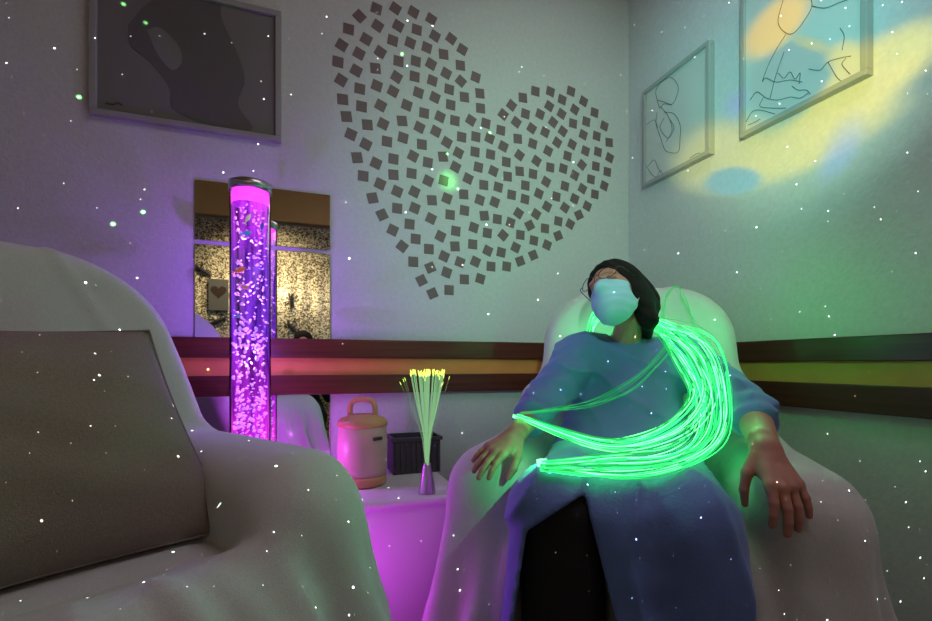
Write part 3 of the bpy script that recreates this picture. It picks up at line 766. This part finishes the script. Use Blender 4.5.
# ------------------------------------------------------------------ fibre optic bundle round her neck
Cf = chair_f(8, armtop=.655, top=1.19, endd=.345, flare=.085)
def scene_f(p):
    q2 = p[..., :2]-np.array(RO, F32); rv = np.array(chair_axes(RF), F32); fv = np.array(RF, F32)
    lc = np.stack([q2@rv, q2@fv, p[..., 2]+F32(CAMH)], -1)
    return np.minimum(np.minimum(gown_core(p), Cf(lc)), np.minimum(np.minimum(fL(p), limbs_sdf(p)), neck_sdf(p)))
def march(XY, lift):
    XY = np.asarray(XY, float); d = np.stack([(XY[:, 0]-466)/FPX, np.ones(len(XY)), (HY-XY[:, 1])/FPX], 1)
    z = np.full(len(XY), .75)
    for _ in range(46):
        s = scene_f((d*z[:, None]).astype(F32))-lift; z = z+s*.6/np.linalg.norm(d, axis=1)
        z = np.minimum(z, 2.0)
    return z
fb = empty('fibre_optic_bundle', W(*A(690, 400, 1.3)), 'glowing green fibre optic strands looped round the neck and lap of the person', 'fibre optic strands')
M_st = [glow('fibre_green', (.024, 1, .16), 3.0), glow('fibre_bright', (.12, 1, .24), 4.5), glow('fibre_dim', (.012, .50, .09), 1.1)]
rg = random.Random(5); nr = np.random.RandomState(5)
def strand(ctrl, zfix, lift, m, r=.0011, n=64):
    XY = spline(ctrl, n); z = march(XY, lift)
    # follow the cloth but stay taut: lower envelope, smoothed
    zz = z.copy()
    for _ in range(14):
        s = zz.copy(); s[1:-1] = (zz[:-2]+zz[2:])/2*.5+zz[1:-1]*.5; zz = np.minimum(s, z+.0)
    if zfix:
        k = np.linspace(0, 1, n)*(len(ctrl)-1)
        for j, zf in zfix.items(): pass
        js = sorted(zfix); zi = np.interp(k, js, [zfix[j] for j in js]); wgt = np.clip(1-(k-js[-1])/1.0, 0, 1)
        wgt = np.where(k <= js[-1], 1, wgt); zz = zz*(1-wgt)+np.minimum(zi, zz+9)*wgt
    kk = np.linspace(0, 1, n)*(len(ctrl)-1); zz = np.where(kk > 2.75, np.minimum(zz, z), zz)
    P = np.stack([(XY[:, 0]-466)/FPX*zz, zz, (HY-XY[:, 1])/FPX*zz], 1)
    for _ in range(4): P[1:-1] = P[1:-1]*.5+(P[:-2]+P[2:])*.25
    MB().tube(Wn(P), r, 5).build('strand', m, fb, True)
def J(s): return (rg.random()-.5)*2*s
def pickm():
    q = rg.random(); return M_st[1] if q < .16 else (M_st[2] if q > .48 else M_st[0])
zf = {0: 1.575, 1: 1.67, 2: 1.70, 3: 1.63}
for k in range(54):
    s = rg.uniform(-1, 1); s2 = rg.uniform(-1, 1)
    c = [(589+3*s2, 334+2*s), (598+3*s, 314+6*s2), (630, 316+5*s), (657+3*s, 325+8*s2), (695+22*s, 350-13*s+J(3)), (713+19*s+J(3), 398+J(4)), (706+19*s+J(3), 440+5*s+J(3)), (665+4*s, 462+13*s+J(2)), (612, 466+13*s+J(3)), (575, 466+9*s+J(2)), (543+J(3), 466+5*s)]
    strand(c, {0: zf[0]+.02*s, 1: zf[1], 2: zf[2], 3: zf[3]}, .006+.016*rg.random(), pickm())
for k in range(34):
    s = rg.uniform(-1, 1); s2 = rg.uniform(-1, 1)
    c = [(589+3*s2, 334+2*s), (598+3*s, 314+6*s2), (630, 316+5*s), (657+3*s, 325+8*s2), (688+17*s, 352-9*s+J(3)), (704+14*s+J(3), 392+J(4)), (684+14*s, 424+7*s+J(3)), (645+4*s, 442+8*s+J(2)), (605, 446+7*s+J(2)), (562+2*s, 433+6*s), (517+J(3), 416+2*s)]
    strand(c, {0: zf[0]+.02*s, 1: zf[1], 2: zf[2], 3: zf[3]}, .006+.014*rg.random(), pickm())
for k in range(7):                        # loose strands across the chest
    s = rg.uniform(-1, 1)
    c = [(664+4*s, 336), (668+5*s, 346+4*s), (650+8*s, 368), (625+8*s, 388+5*s), (590, 404+3*s+J(2)), (550, 410+J(2)), (520, 414+J(2))]
    strand(c, None, .006+.012*rg.random(), M_st[2], .0007)
for k in range(5):                        # a few lie up over the backrest
    s = rg.uniform(-1, 1)
    c = [(662+3*s, 330), (664+3*s, 308), (668+J(3), 292+J(2)), (678+J(2), 286+J(2)), (684+J(3), 300), (698+6*s, 330), (712+6*s, 360), (716+6*s, 385)]
    strand(c, None, .008, M_st[2], .0007, 48)
# light source ends (the bright ferrules)
for (X, Y, dx, dy) in ((537, 463, -1, .1), (513, 416, -1, -.1)):
    z = march([(X, Y)], .012)[0]; p = Pw(X, Y, z); q = Pw(X+10*-dx, Y-10*-dy*-1, z-.002)
    MB().tube([p, (p+q)/2, q], [.008, .009, .007] if X > 530 else [.005, .006, .005], 12).build('ferrule', M_st[1], fb, True)

# ------------------------------------------------------------------ heart of square stickers on the back wall
SQ = {
 (325,0): [(320,53,12),(438,52,25),(550,75,20),(214,100,38),(327,160,25),(455,160,22),(570,184,5),(146,180,3),(256,243,22),(421,251,8),(530,266,15),(104,280,25),(212,332,22),(344,323,25),(457,380,3),(564,380,5),(80,384,3),(194,438,22),(313,424,-5),(445,478,25),(557,475,3),(100,497,25),(216,551,3),(322,532,15),(423,567,22),(580,575,12)],
 (400,0): [(194,118,22),(217,223,22),(318,240,28),(167,295,12),(387,307,22),(271,337,-3),(193,397,22),(375,406,-3),(287,455,22),(378,504,35),(470,479,12),(201,500,12),(306,555,5),(496,580,-5),(217,605,18),(400,603,-3)],
 (325,90): [(110,58,-3),(227,102,2),(346,96,22),(508,94,15),(133,165,-8),(263,216,-5),(361,210,20),(479,192,-8),(587,232,20),(161,275,18),(254,337,22),(385,320,3),(485,296,10),(602,338,0),(199,420,-10),(317,455,20),(425,428,3),(547,410,22),(237,534,2),(425,526,-3),(538,518,3),(342,583,20)],
 (415,90): [(222,92,3),(407,113,-2),(57,143,3),(156,166,18),(248,190,3),(347,188,25),(440,207,8),(548,152,32),(600,95,32),(130,256,20),(290,292,3),(378,290,3),(464,300,18),(533,250,5),(198,325,25),(270,390,22),(373,384,3),(549,350,20),(470,400,5),(174,414,-8),(80,450,5),(567,447,3),(252,478,22),(394,479,8),(487,503,18),(82,564,20),(178,562,10),(330,550,20),(575,537,0),(427,590,0),(517,603,10)],
 (515,80): [(49,110,-3),(127,70,3),(220,72,12),(348,70,10),(293,122,12),(426,132,20),(213,162,25),(371,183,25),(494,202,8),(65,210,8),(156,212,18),(290,210,25),(237,262,30),(361,270,5),(443,258,8),(555,285,15),(104,300,28),(187,324,20),(297,318,30),(424,340,18),(508,348,8),(585,388,-2),(17,365,-3),(110,395,12),(262,388,28),(355,400,22),(438,440,15),(515,446,8),(588,483,20),(206,440,22),(28,467,30),(326,472,10),(134,502,28),(416,527,35),(502,536,5),(29,567,-3),(219,543,3),(300,550,10),(573,570,5),(112,583,5),(371,592,22),(472,617,5),(8,262,30)],
 (360,175): [(78,143,-15),(231,102,20),(338,104,22),(447,157,-5),(540,145,18),(137,247,-28),(231,207,2),(340,205,18),(560,247,2),(441,270,22),(308,305,3),(203,342,22),(595,348,5),(500,380,22),(346,397,2),(262,443,35),(428,460,0),(590,443,-5),(523,505,22),(331,539,0),(437,575,-25),(538,605,18)],
 (450,175): [(597,42,25),(468,65,3),(85,120,-3),(185,155,15),(383,123,5),(466,150,8),(552,115,20),(278,168,18),(603,195,25),(90,220,5),(213,253,-8),(426,237,30),(535,243,28),(294,274,3),(376,295,15),(148,326,15),(232,360,5),(495,313,-30),(590,332,3),(330,374,38),(437,372,3),(521,407,8),(603,434,20),(141,430,2),(235,470,22),(408,450,22),(318,480,10),(517,498,-25),(62,541,18),(158,538,22),(255,568,2),(436,535,-22),(352,568,5)],
 (515,160): [(310,162,10),(419,178,25),(554,160,18),(257,227,8),(371,240,20),(496,213,5),(449,286,22),(310,296,30),(397,341,-28),(269,380,8),(343,398,25),(268,470,-25)],
 (320,145,3.006): [(434,404,0),(482,402,15),(305,407,-28),(388,436,0),(338,446,-25)],
}
proto = None; ns = 0
for key, lst in SQ.items():
    s = key[2] if len(key) > 2 else 6.21
    for (zx, zy, r) in lst:
        p = on_back(key[0]+zx/s, key[1]+zy/s, YB-.0008)
        if proto is None:
            proto = MB().box((0, 0, 0), (.0445, .0018, .0445), bev=.0004).build('square_sticker', M_sticker); o = proto
        else:
            o = proto.copy(); C.objects.link(o)
        o.location = p; o.rotation_euler = (0, math.radians(r), 0); ns += 1
        tag(o, 'small brown square sticker, one of many forming a heart on the wall', 'wall sticker', 'square stickers forming the heart')
print('stickers', ns)

# ------------------------------------------------------------------ framed pictures
def frame_back(X0, X1, Yb, ztop, label):
    a, b_ = on_back(X0, Yb[0]), on_back(X1, Yb[1]); zb = (a.z+b_.z)/2; xa, xb = a.x, b_.x; y = YB
    e_ = empty('framed_print', ((xa+xb)/2, YB, zb), label, 'picture')
    fw = .022; mb = MB()
    mb.box(((xa+xb)/2, y-.011, zb+fw/2), (xb-xa, .022, fw), bev=.002); mb.box(((xa+xb)/2, y-.011, ztop-fw/2), (xb-xa, .022, fw), bev=.002)
    for q in (xa+fw/2, xb-fw/2): mb.box((q, y-.011, (zb+ztop)/2), (fw, .022, ztop-zb-2*fw), bev=.002)
    mb.build('frame', M_frame, e_)
    MB().box(((xa+xb)/2, y-.005, (zb+ztop)/2), (xb-xa-2*fw, .008, ztop-zb-2*fw)).build('print', M_poster, e_)
    return e_, xa, xb, zb
pe, xa, xb, zb = frame_back(91, 281.5, (115, 145), 2.30, 'large pale framed dark grey figure print on back wall above armchair')
def bp(X, Y): p = on_back(X, Y, YB-.0095); return (p.x, p.z)
shp = spline([(128, 25), (150, 2), (190, -12), (218, 0), (222, 20), (236, 50), (245, 80), (238, 105), (252, 130), (200, 122), (172, 108), (170, 88), (150, 62), (130, 45)]+[(128, 25)], 60)
plate([bp(*q) for q in shp][::-1], YB-.0105, YB-.009, 'dark_figure', M_poster_fig, pe)
shp = spline([(147, 30), (160, 28), (178, 45), (182, 62), (172, 70), (158, 55), (147, 30)], 26)
plate([bp(*q) for q in shp][::-1], YB-.0112, YB-.0104, 'pale_figure', M_poster_light, pe)
MB().tube([Vector((*bp(x, y), 0)).xzy if False else Vector((bp(x, y)[0], YB-.0105, bp(x, y)[1])) for x, y in ((106, 103), (113, 104.5), (118, 102.5), (123, 105))], .003, 6).build('signature', M_ink, pe)

def frame_right(y_far, y_near, zb, zt2, label, strokes, fw=.018, inset=.02):
    ym = (y_far+y_near)/2; D = .032
    e_ = empty('framed_drawing', (XR, ym, zb), label, 'picture', 'pale framed line drawings on the right wall')
    L = y_far-y_near; mb = MB(); x = XR-D/2
    mb.box((x, ym, zb+fw/2), (D, L, fw), bev=.002); mb.box((x, ym, zt2-fw/2), (D, L, fw), bev=.002)
    for q in (y_far-fw/2, y_near+fw/2): mb.box((x, q, (zb+zt2)/2), (D, fw, zt2-zb-2*fw), bev=.002)
    mb.build('frame', M_frame_g, e_)
    MB().box((XR-.011, ym, (zb+zt2)/2), (.020, L-2*fw, zt2-zb-2*fw)).build('paper', M_paper, e_)
    mb = MB()
    for st in strokes:
        pp = spline(st, 8*len(st)); pts = []
        for q in pp:
            p = on_right(q[0], q[1], XR-.0218)
            if y_near+fw < p.y < y_far-fw and zb+fw < p.z < zt2-fw: pts.append(p)
        if len(pts) > 2: mb.tube(pts, .0011, 5)
    mb.build('line_drawing', M_ink, e_)
big = [[(783,0),(778,22),(786,33),(795,32),(806,18),(812,5),(808,-8)], [(812,6),(825,8),(838,3),(852,-2)], [(786,34),(776,50),(768,66),(762,82)], [(784,52),(776,75),(770,98)], [(762,82),(766,78),(776,82),(790,80),(802,82)],
       [(778,73),(784,78),(790,72),(795,79),(800,73),(799,84)], [(840,28),(844,36),(842,50)], [(809,69),(820,70),(828,62),(840,58),(851,56)], [(846,58),(842,64),(846,70),(850,74)], [(828,62),(836,76),(842,82)],
       [(750,100),(757,92),(766,98),(778,100),(790,97),(800,98),(808,93)], [(763,98),(760,106),(770,108),(786,108)], [(792,86),(798,90),(806,90),(810,94)], [(746,122),(752,112),(760,110),(775,114)], [(748,125),(755,122),(760,119)]]
sml = [[(657,100),(656,90),(663,80),(672,78),(678,86),(677,95),(672,104),(664,102),(657,100)], [(657,100),(660,108),(664,104),(672,105)], [(657,112),(656,124),(660,136),(664,148),(668,152),(678,152),(680,140),(680,125),(674,114),(664,112)], [(660,106),(668,116),(672,130),(666,142)], [(664,118),(660,128),(668,138),(674,128),(669,118)],
       [(646,125),(654,120),(658,128)], [(646,165),(650,172),(656,177),(661,170),(664,178),(672,174)], [(648,166),(654,160),(658,168),(661,173)], [(690,158),(696,154),(700,153)]]
frame_right(1.320, .895, CAMH+.868, CAMH+1.42, 'larger framed line drawing of hands on right wall, nearer the camera', big)
frame_right(1.862, 1.462, CAMH+.870, CAMH+1.345, 'smaller framed line drawing of a curled figure, beside the room corner', sml)

# ------------------------------------------------------------------ photographer, seated behind the lens (the mirror shows the top of the head)
def phot(p):
    h_ = s_ell(p, (.03, -.42, 1.06), (.078, .095, .115)); h_ = smin(h_, s_ell(p, (.03, -.345, 1.03), (.03, .03, .05)), .03)
    h_ = smin(h_, s_cap(p, (.03, -.43, .98), (.03, -.45, .86), .052, .058), .03)
    t = smin(s_cap(p, (-.13, -.46, .80), (.19, -.46, .80), .065, .065), s_cap(p, (.03, -.47, .74), (.03, -.50, .50), .13, .13), .08)
    for s_ in (-1, 1):
        x = .03+s_*.19; t = smin(t, s_cap(p, (x-s_*.02, -.46, .79), (x+s_*.03, -.34, .60), .05, .04), .03); t = smin(t, s_cap(p, (x+s_*.03, -.34, .60), (.03+s_*.07, -.13, .80), .04, .026), .02)
        t = smin(t, s_cap(p, (.03+s_*.09, -.50, .48), (.03+s_*.12, -.16, .44), .085, .06), .04); t = smin(t, s_cap(p, (.03+s_*.12, -.16, .44), (.03+s_*.12, -.16, .08), .057, .04), .03)
        t = smin(t, s_cap(p, (.03+s_*.12, -.16, .045), (.03+s_*.13, -.02, .035), .04, .03), .03)
        for k in range(4):
            z0 = .83-.018*k; t = smin(t, s_cap(p, (.03+s_*.07, -.125, z0-.01), (.0+s_*.062, -.075, z0+.02), .009, .008), .008)
        t = smin(t, s_cap(p, (.03+s_*.065, -.12, .82), (s_*.045, -.075, .86), .012, .009), .008)
    return smin(h_, t, .03)
pho = empty('person', (.03, -.45, 0), 'photographer in dark clothes, only the top of the dark head showing in the mirror', 'person')
P, Q = nets(phot, (-.35, -.68, .0), (.42, .12, 1.22), .0075)
po_ = mesh_obj('body', P, Q, M_skin, pho, True)
P, Q = nets(lambda p: smax(s_ell(p, (.03, -.435, 1.085), (.090, .105, .112)), -s_ell(p, (.03, -.32, 1.02), (.075, .08, .12)), .01), (-.1, -.58, .94), (.16, -.28, 1.23), .007)
mesh_obj('hair', P, Q, M_hair, pho, True)
P, Q = nets(lambda p: smax(smax(phot(p)-.010, p[..., 2]-.885, .01), -s_box(p, (.03, -.08, .80), (.14, .06, .12), .01), .008), (-.38, -.70, .06), (.45, .12, .92), .010)
mesh_obj('clothes', P, Q, M_pants, pho, True)
ph = MB().box((0, -.062, CAMH-.01), (.155, .009, .075), bev=.003).build('phone', M_dark); tag(ph, 'dark smartphone held up by the photographer behind the mirror view', 'phone')
st = empty('stool', (.03, -.50, 0), 'round dark stool under the photographer, behind the camera', 'stool')
MB().lathe((.03, -.52, 0), [(0, .325), (.17, .325), (.18, .335), (.18, .355), (.165, .365), (0, .365)], 32).build('seat', M_dark, st, True)
for k in range(4):
    a = math.pi/4+k*math.pi/2; MB().tube([(.03+.11*math.cos(a), -.52+.11*math.sin(a), .33), (.03+.17*math.cos(a), -.52+.17*math.sin(a), 0.002)], .012, 8).build('leg', M_metal, st, True)

# ------------------------------------------------------------------ lights
def light(name, kind, loc, energy, col, aim=None, **kw):
    l = bpy.data.lights.new(name, kind); l.energy = energy; l.color = col
    for k, v in kw.items(): setattr(l, k, v)
    o = bpy.data.objects.new(name, l); C.objects.link(o); o.location = loc
    if aim is not None: o.rotation_euler = (Vector(aim)-Vector(loc)).to_track_quat('-Z', 'Y').to_euler()
    return o
light('ambient_fill', 'AREA', (1.0, .45, 2.9), 10.5, (1.0, .92, 1.05), (.9, .6, 0), size=1.2)  # unseen area light added as general room fill
light('curtain_spot', 'SPOT', (-.35, -.35, 2.55), 85, (1.0, .80, .48), (-.3, YF, 1.0), spot_size=math.radians(95), spot_blend=.8, shadow_soft_size=.05)
light('tube_glow', 'POINT', (TX+.12, TY-.07, BT+.12), 2.6, (.72, .07, 1.0), shadow_soft_size=0)
for z_, e_ in ((CAMH+.02, 3.2), (CAMH+.22, 4.0), (CAMH+.42, 3.2)):
    light('tube_glow_inner', 'POINT', (TX, TY, z_), e_*1.05, (.56, .24, 1.0), shadow_soft_size=0)
light('bench_front_fill', 'POINT', (.10, 1.33, .26), 1.5, (.80, .03, 1.0), shadow_soft_size=0)  # point light added in the gap to turn the bench front magenta
light('fibre_glow', 'POINT', Pw(590, 330, 1.68), .5, (.05, 1, .25), shadow_soft_size=0)
light('fibre_glow_lap', 'POINT', Pw(545, 449, 1.09), 1.1, (.06, 1, .28), shadow_soft_size=0)
light('fibre_glow_side', 'POINT', Pw(742, 408, 1.10), .22, (.05, 1, .25), shadow_soft_size=0)
light('green_back_fill', 'POINT', Pw(742, 312, 1.43), 1.2, (.05, 1, .25), shadow_soft_size=0)  # point added in mid-air beside the backrest to green the walls

light('green_wall_wash', 'SPOT', (.30, .12, 1.66), 52, (.38, 1, .62), on_back(555, 225), spot_size=math.radians(74), spot_blend=1.0, shadow_soft_size=.03)  # unseen spot added to wash the back wall with soft green
# star projector: a real lamp with a dotted gobo
def nodes_for(o):
    l = o.data; l.use_nodes = True; nt = l.node_tree; nt.nodes.clear()
    out = nt.nodes.new('ShaderNodeOutputLight'); em = nt.nodes.new('ShaderNodeEmission'); nt.links.new(em.outputs[0], out.inputs[0])
    tc = nt.nodes.new('ShaderNodeTexCoord'); sp = nt.nodes.new('ShaderNodeSeparateXYZ'); nt.links.new(tc.outputs['Normal'], sp.inputs[0])
    def mth(op, a, b=None):
        n = nt.nodes.new('ShaderNodeMath'); n.operation = op
        for i, q in enumerate((a, b)):
            if q is None: continue
            if isinstance(q, (int, float)): n.inputs[i].default_value = q
            else: nt.links.new(q, n.inputs[i])
        return n.outputs[0]
    nz_ = mth('ABSOLUTE', sp.outputs['Z']); u = mth('DIVIDE', sp.outputs['X'], nz_); v = mth('DIVIDE', sp.outputs['Y'], nz_)
    cb = nt.nodes.new('ShaderNodeCombineXYZ'); nt.links.new(u, cb.inputs[0]); nt.links.new(v, cb.inputs[1]); cb.inputs[2].default_value = 1
    return nt, em, cb.outputs[0], mth
SPOS = (.35, -.10, 1.75)
def stars(name, aim, scale, energy, r0, r1, off, col1, col2):
    o = light(name, 'SPOT', SPOS, energy, (1, 1, 1), aim, spot_size=math.radians(150), spot_blend=.1, shadow_soft_size=0.0)
    nt, em, vec, mth = nodes_for(o)
    mp = nt.nodes.new('ShaderNodeMapping'); mp.inputs['Location'].default_value = off; nt.links.new(vec, mp.inputs[0])
    vo = nt.nodes.new('ShaderNodeTexVoronoi'); vo.voronoi_dimensions = '2D'; vo.inputs['Scale'].default_value = scale; nt.links.new(mp.outputs[0], vo.inputs['Vector'])
    sc_ = nt.nodes.new('ShaderNodeSeparateColor'); nt.links.new(vo.outputs['Color'], sc_.inputs[0])
    p4 = mth('POWER', sc_.outputs['Red'], 4.0); rad = mth('ADD', mth('MULTIPLY', p4, (r1-r0)*scale), r0*scale)
    t = mth('DIVIDE', vo.outputs['Distance'], rad); m_ = mth('MAXIMUM', mth('SUBTRACT', 1.0, mth('MULTIPLY', t, t)), 0.0)
    br = mth('ADD', mth('MULTIPLY', p4, .8), .2)
    mixc = nt.nodes.new('ShaderNodeMix'); mixc.data_type = 'RGBA'; nt.links.new(sc_.outputs['Green'], mixc.inputs[0]); mixc.inputs[6].default_value = (*col1, 1); mixc.inputs[7].default_value = (*col2, 1)
    nt.links.new(mixc.outputs[2], em.inputs['Color']); nt.links.new(mth('MULTIPLY', m_, br), em.inputs['Strength'])
    return o
stars('star_projector', (.45, 2.0, 1.25), 17, 2300, .0008, .0023, (0, 0, 0), (.75, 1, .85), (1, 1, 1))
# single stronger green laser spots
for X, Y, e_, deg in ((448, 181, 14, 1.5), (143, 212, 3, .35), (113, 224, 3, .32), (145, 24, 3, .36), (123, 5, 3, .36), (79, 97, 2.4, .3), (458, 189, 2, .3), (402, 54, 3, .3), (490, 133, 3, .34), (447, 154, 3, .4)):
    o = light('laser_dot', 'SPOT', SPOS, 1000, (.35, 1, .35), on_back(X, Y), spot_size=math.radians(6), spot_blend=0, shadow_soft_size=0.0)
    nt, em, vec, mth = nodes_for(o); ln = nt.nodes.new('ShaderNodeVectorMath'); ln.operation = 'LENGTH'
    sb = nt.nodes.new('ShaderNodeVectorMath'); sb.operation = 'SUBTRACT'; nt.links.new(vec, sb.inputs[0]); sb.inputs[1].default_value = (0, 0, 1); nt.links.new(sb.outputs[0], ln.inputs[0])
    rr0 = .030 if deg > 1 else .0042; t = mth('MAXIMUM', mth('SUBTRACT', 1.0, mth('DIVIDE', ln.outputs['Value'], rr0)), 0.0)
    em.inputs['Color'].default_value = (.35, 1, .35, 1) if deg > 1 else (.7, 1, .7, 1); nt.links.new(mth('MULTIPLY', mth('POWER', t, 1.5), .45 if deg > 1 else e_*1.0), em.inputs['Strength'])

# colour-cloud projector on the right wall
NPOS = Vector((.35, .15, 1.62)); NAIM = on_right(800, 90)
neb = light('colour_cloud_projector', 'SPOT', NPOS, 185, (1, 1, 1), NAIM, spot_size=math.radians(140), spot_blend=.2, shadow_soft_size=.006)
nt, em, vec, mth = nodes_for(neb)
Rl = (NAIM-NPOS).to_track_quat('-Z', 'Y').to_matrix().transposed()
def lamp_uv(X, Y):
    d = Rl @ (on_right(X, Y)-NPOS); return Vector((d.x/abs(d.z), d.y/abs(d.z)))
nzt = nt.nodes.new('ShaderNodeTexNoise'); nzt.inputs['Scale'].default_value = 3.2; nzt.inputs['Detail'].default_value = 2; nt.links.new(vec, nzt.inputs['Vector'])
vs = nt.nodes.new('ShaderNodeVectorMath'); vs.operation = 'SUBTRACT'; nt.links.new(nzt.outputs['Color'], vs.inputs[0]); vs.inputs[1].default_value = (.5, .5, .5)
vm = nt.nodes.new('ShaderNodeVectorMath'); vm.operation = 'MULTIPLY_ADD'; nt.links.new(vs.outputs[0], vm.inputs[0]); vm.inputs[1].default_value = (.07, .07, 0); nt.links.new(vec, vm.inputs[2])
vec2 = vm.outputs[0]
def blob(prev, c, p, q, col, alpha, inner):
    c_, p_, q_ = lamp_uv(*c), lamp_uv(*p), lamp_uv(*q); e1, e2 = p_-c_, q_-c_
    M = Matrix(((e1.x, e2.x), (e1.y, e2.y))).inverted(); t = -(M @ c_)
    ds = []
    for i in range(2):
        d = nt.nodes.new('ShaderNodeVectorMath'); d.operation = 'DOT_PRODUCT'; nt.links.new(vec2, d.inputs[0]); d.inputs[1].default_value = (M[i][0], M[i][1], t[i]); ds.append(d.outputs['Value'])
    r2 = mth('SQRT', mth('ADD', mth('MULTIPLY', ds[0], ds[0]), mth('MULTIPLY', ds[1], ds[1])))
    mr = nt.nodes.new('ShaderNodeMapRange'); mr.interpolation_type = 'SMOOTHSTEP'; mr.inputs['From Min'].default_value = inner; mr.inputs['From Max'].default_value = 1; mr.inputs['To Min'].default_value = alpha; mr.inputs['To Max'].default_value = 0
    nt.links.new(r2, mr.inputs['Value'])
    mx = nt.nodes.new('ShaderNodeMix'); mx.data_type = 'RGBA'; nt.links.new(mr.outputs[0], mx.inputs[0])
    if prev is None: mx.inputs[6].default_value = (0, 0, 0, 1)
    else: nt.links.new(prev, mx.inputs[6])
    mx.inputs[7].default_value = (*col, 1); return mx.outputs[2]
TEAL = (.06, .50, .44); YEL = (.60, .57, .12); BLU = (.10, .25, .58)
c = None
c = blob(c, (810, 50), (1000, -90), (860, 235), TEAL, .8, .1)
c = blob(c, (715, 70), (615, 100), (750, 210), (.05, .42, .36), .65, .1)
c = blob(c, (800, 150), (660, 215), (830, 215), (.30, .40, .22), .55, .1)
c = blob(c, (725, 155), (662, 172), (735, 198), YEL, .9, .45)
c = blob(c, (800, 140), (690, 185), (815, 172), YEL, .9, .4)
c = blob(c, (862, 85), (775, 150), (882, 118), YEL, .9, .45)
c = blob(c, (905, 45), (945, 15), (914, 66), (.40, .48, .12), .7, .1)
c = blob(c, (790, 78), (842, 52), (803, 116), (.03, .27, .26), 1.0, .7)
c = blob(c, (845, 62), (870, 52), (850, 84), YEL, .8, .3)
c = blob(c, (733, 178), (768, 170), (737, 195), (.05, .30, .36), .95, .55)
c = blob(c, (776, 24), (818, -22), (794, 42), (.80, .56, .06), 1.0, .5)
c = blob(c, (815, 45), (850, 62), (812, 55), (.36, .45, .10), .7, .2)
c = blob(c, (735, 104), (718, 118), (742, 118), BLU, .7, .2)
c = blob(c, (840, 150), (872, 105), (856, 168), BLU, .55, .1)
nt.links.new(c, em.inputs['Color']); em.inputs['Strength'].default_value = 1.0

w = bpy.data.worlds.new('world'); sc.world = w; w.use_nodes = True
w.node_tree.nodes['Background'].inputs[0].default_value = (.02, .02, .025, 1); w.node_tree.nodes['Background'].inputs[1].default_value = .2
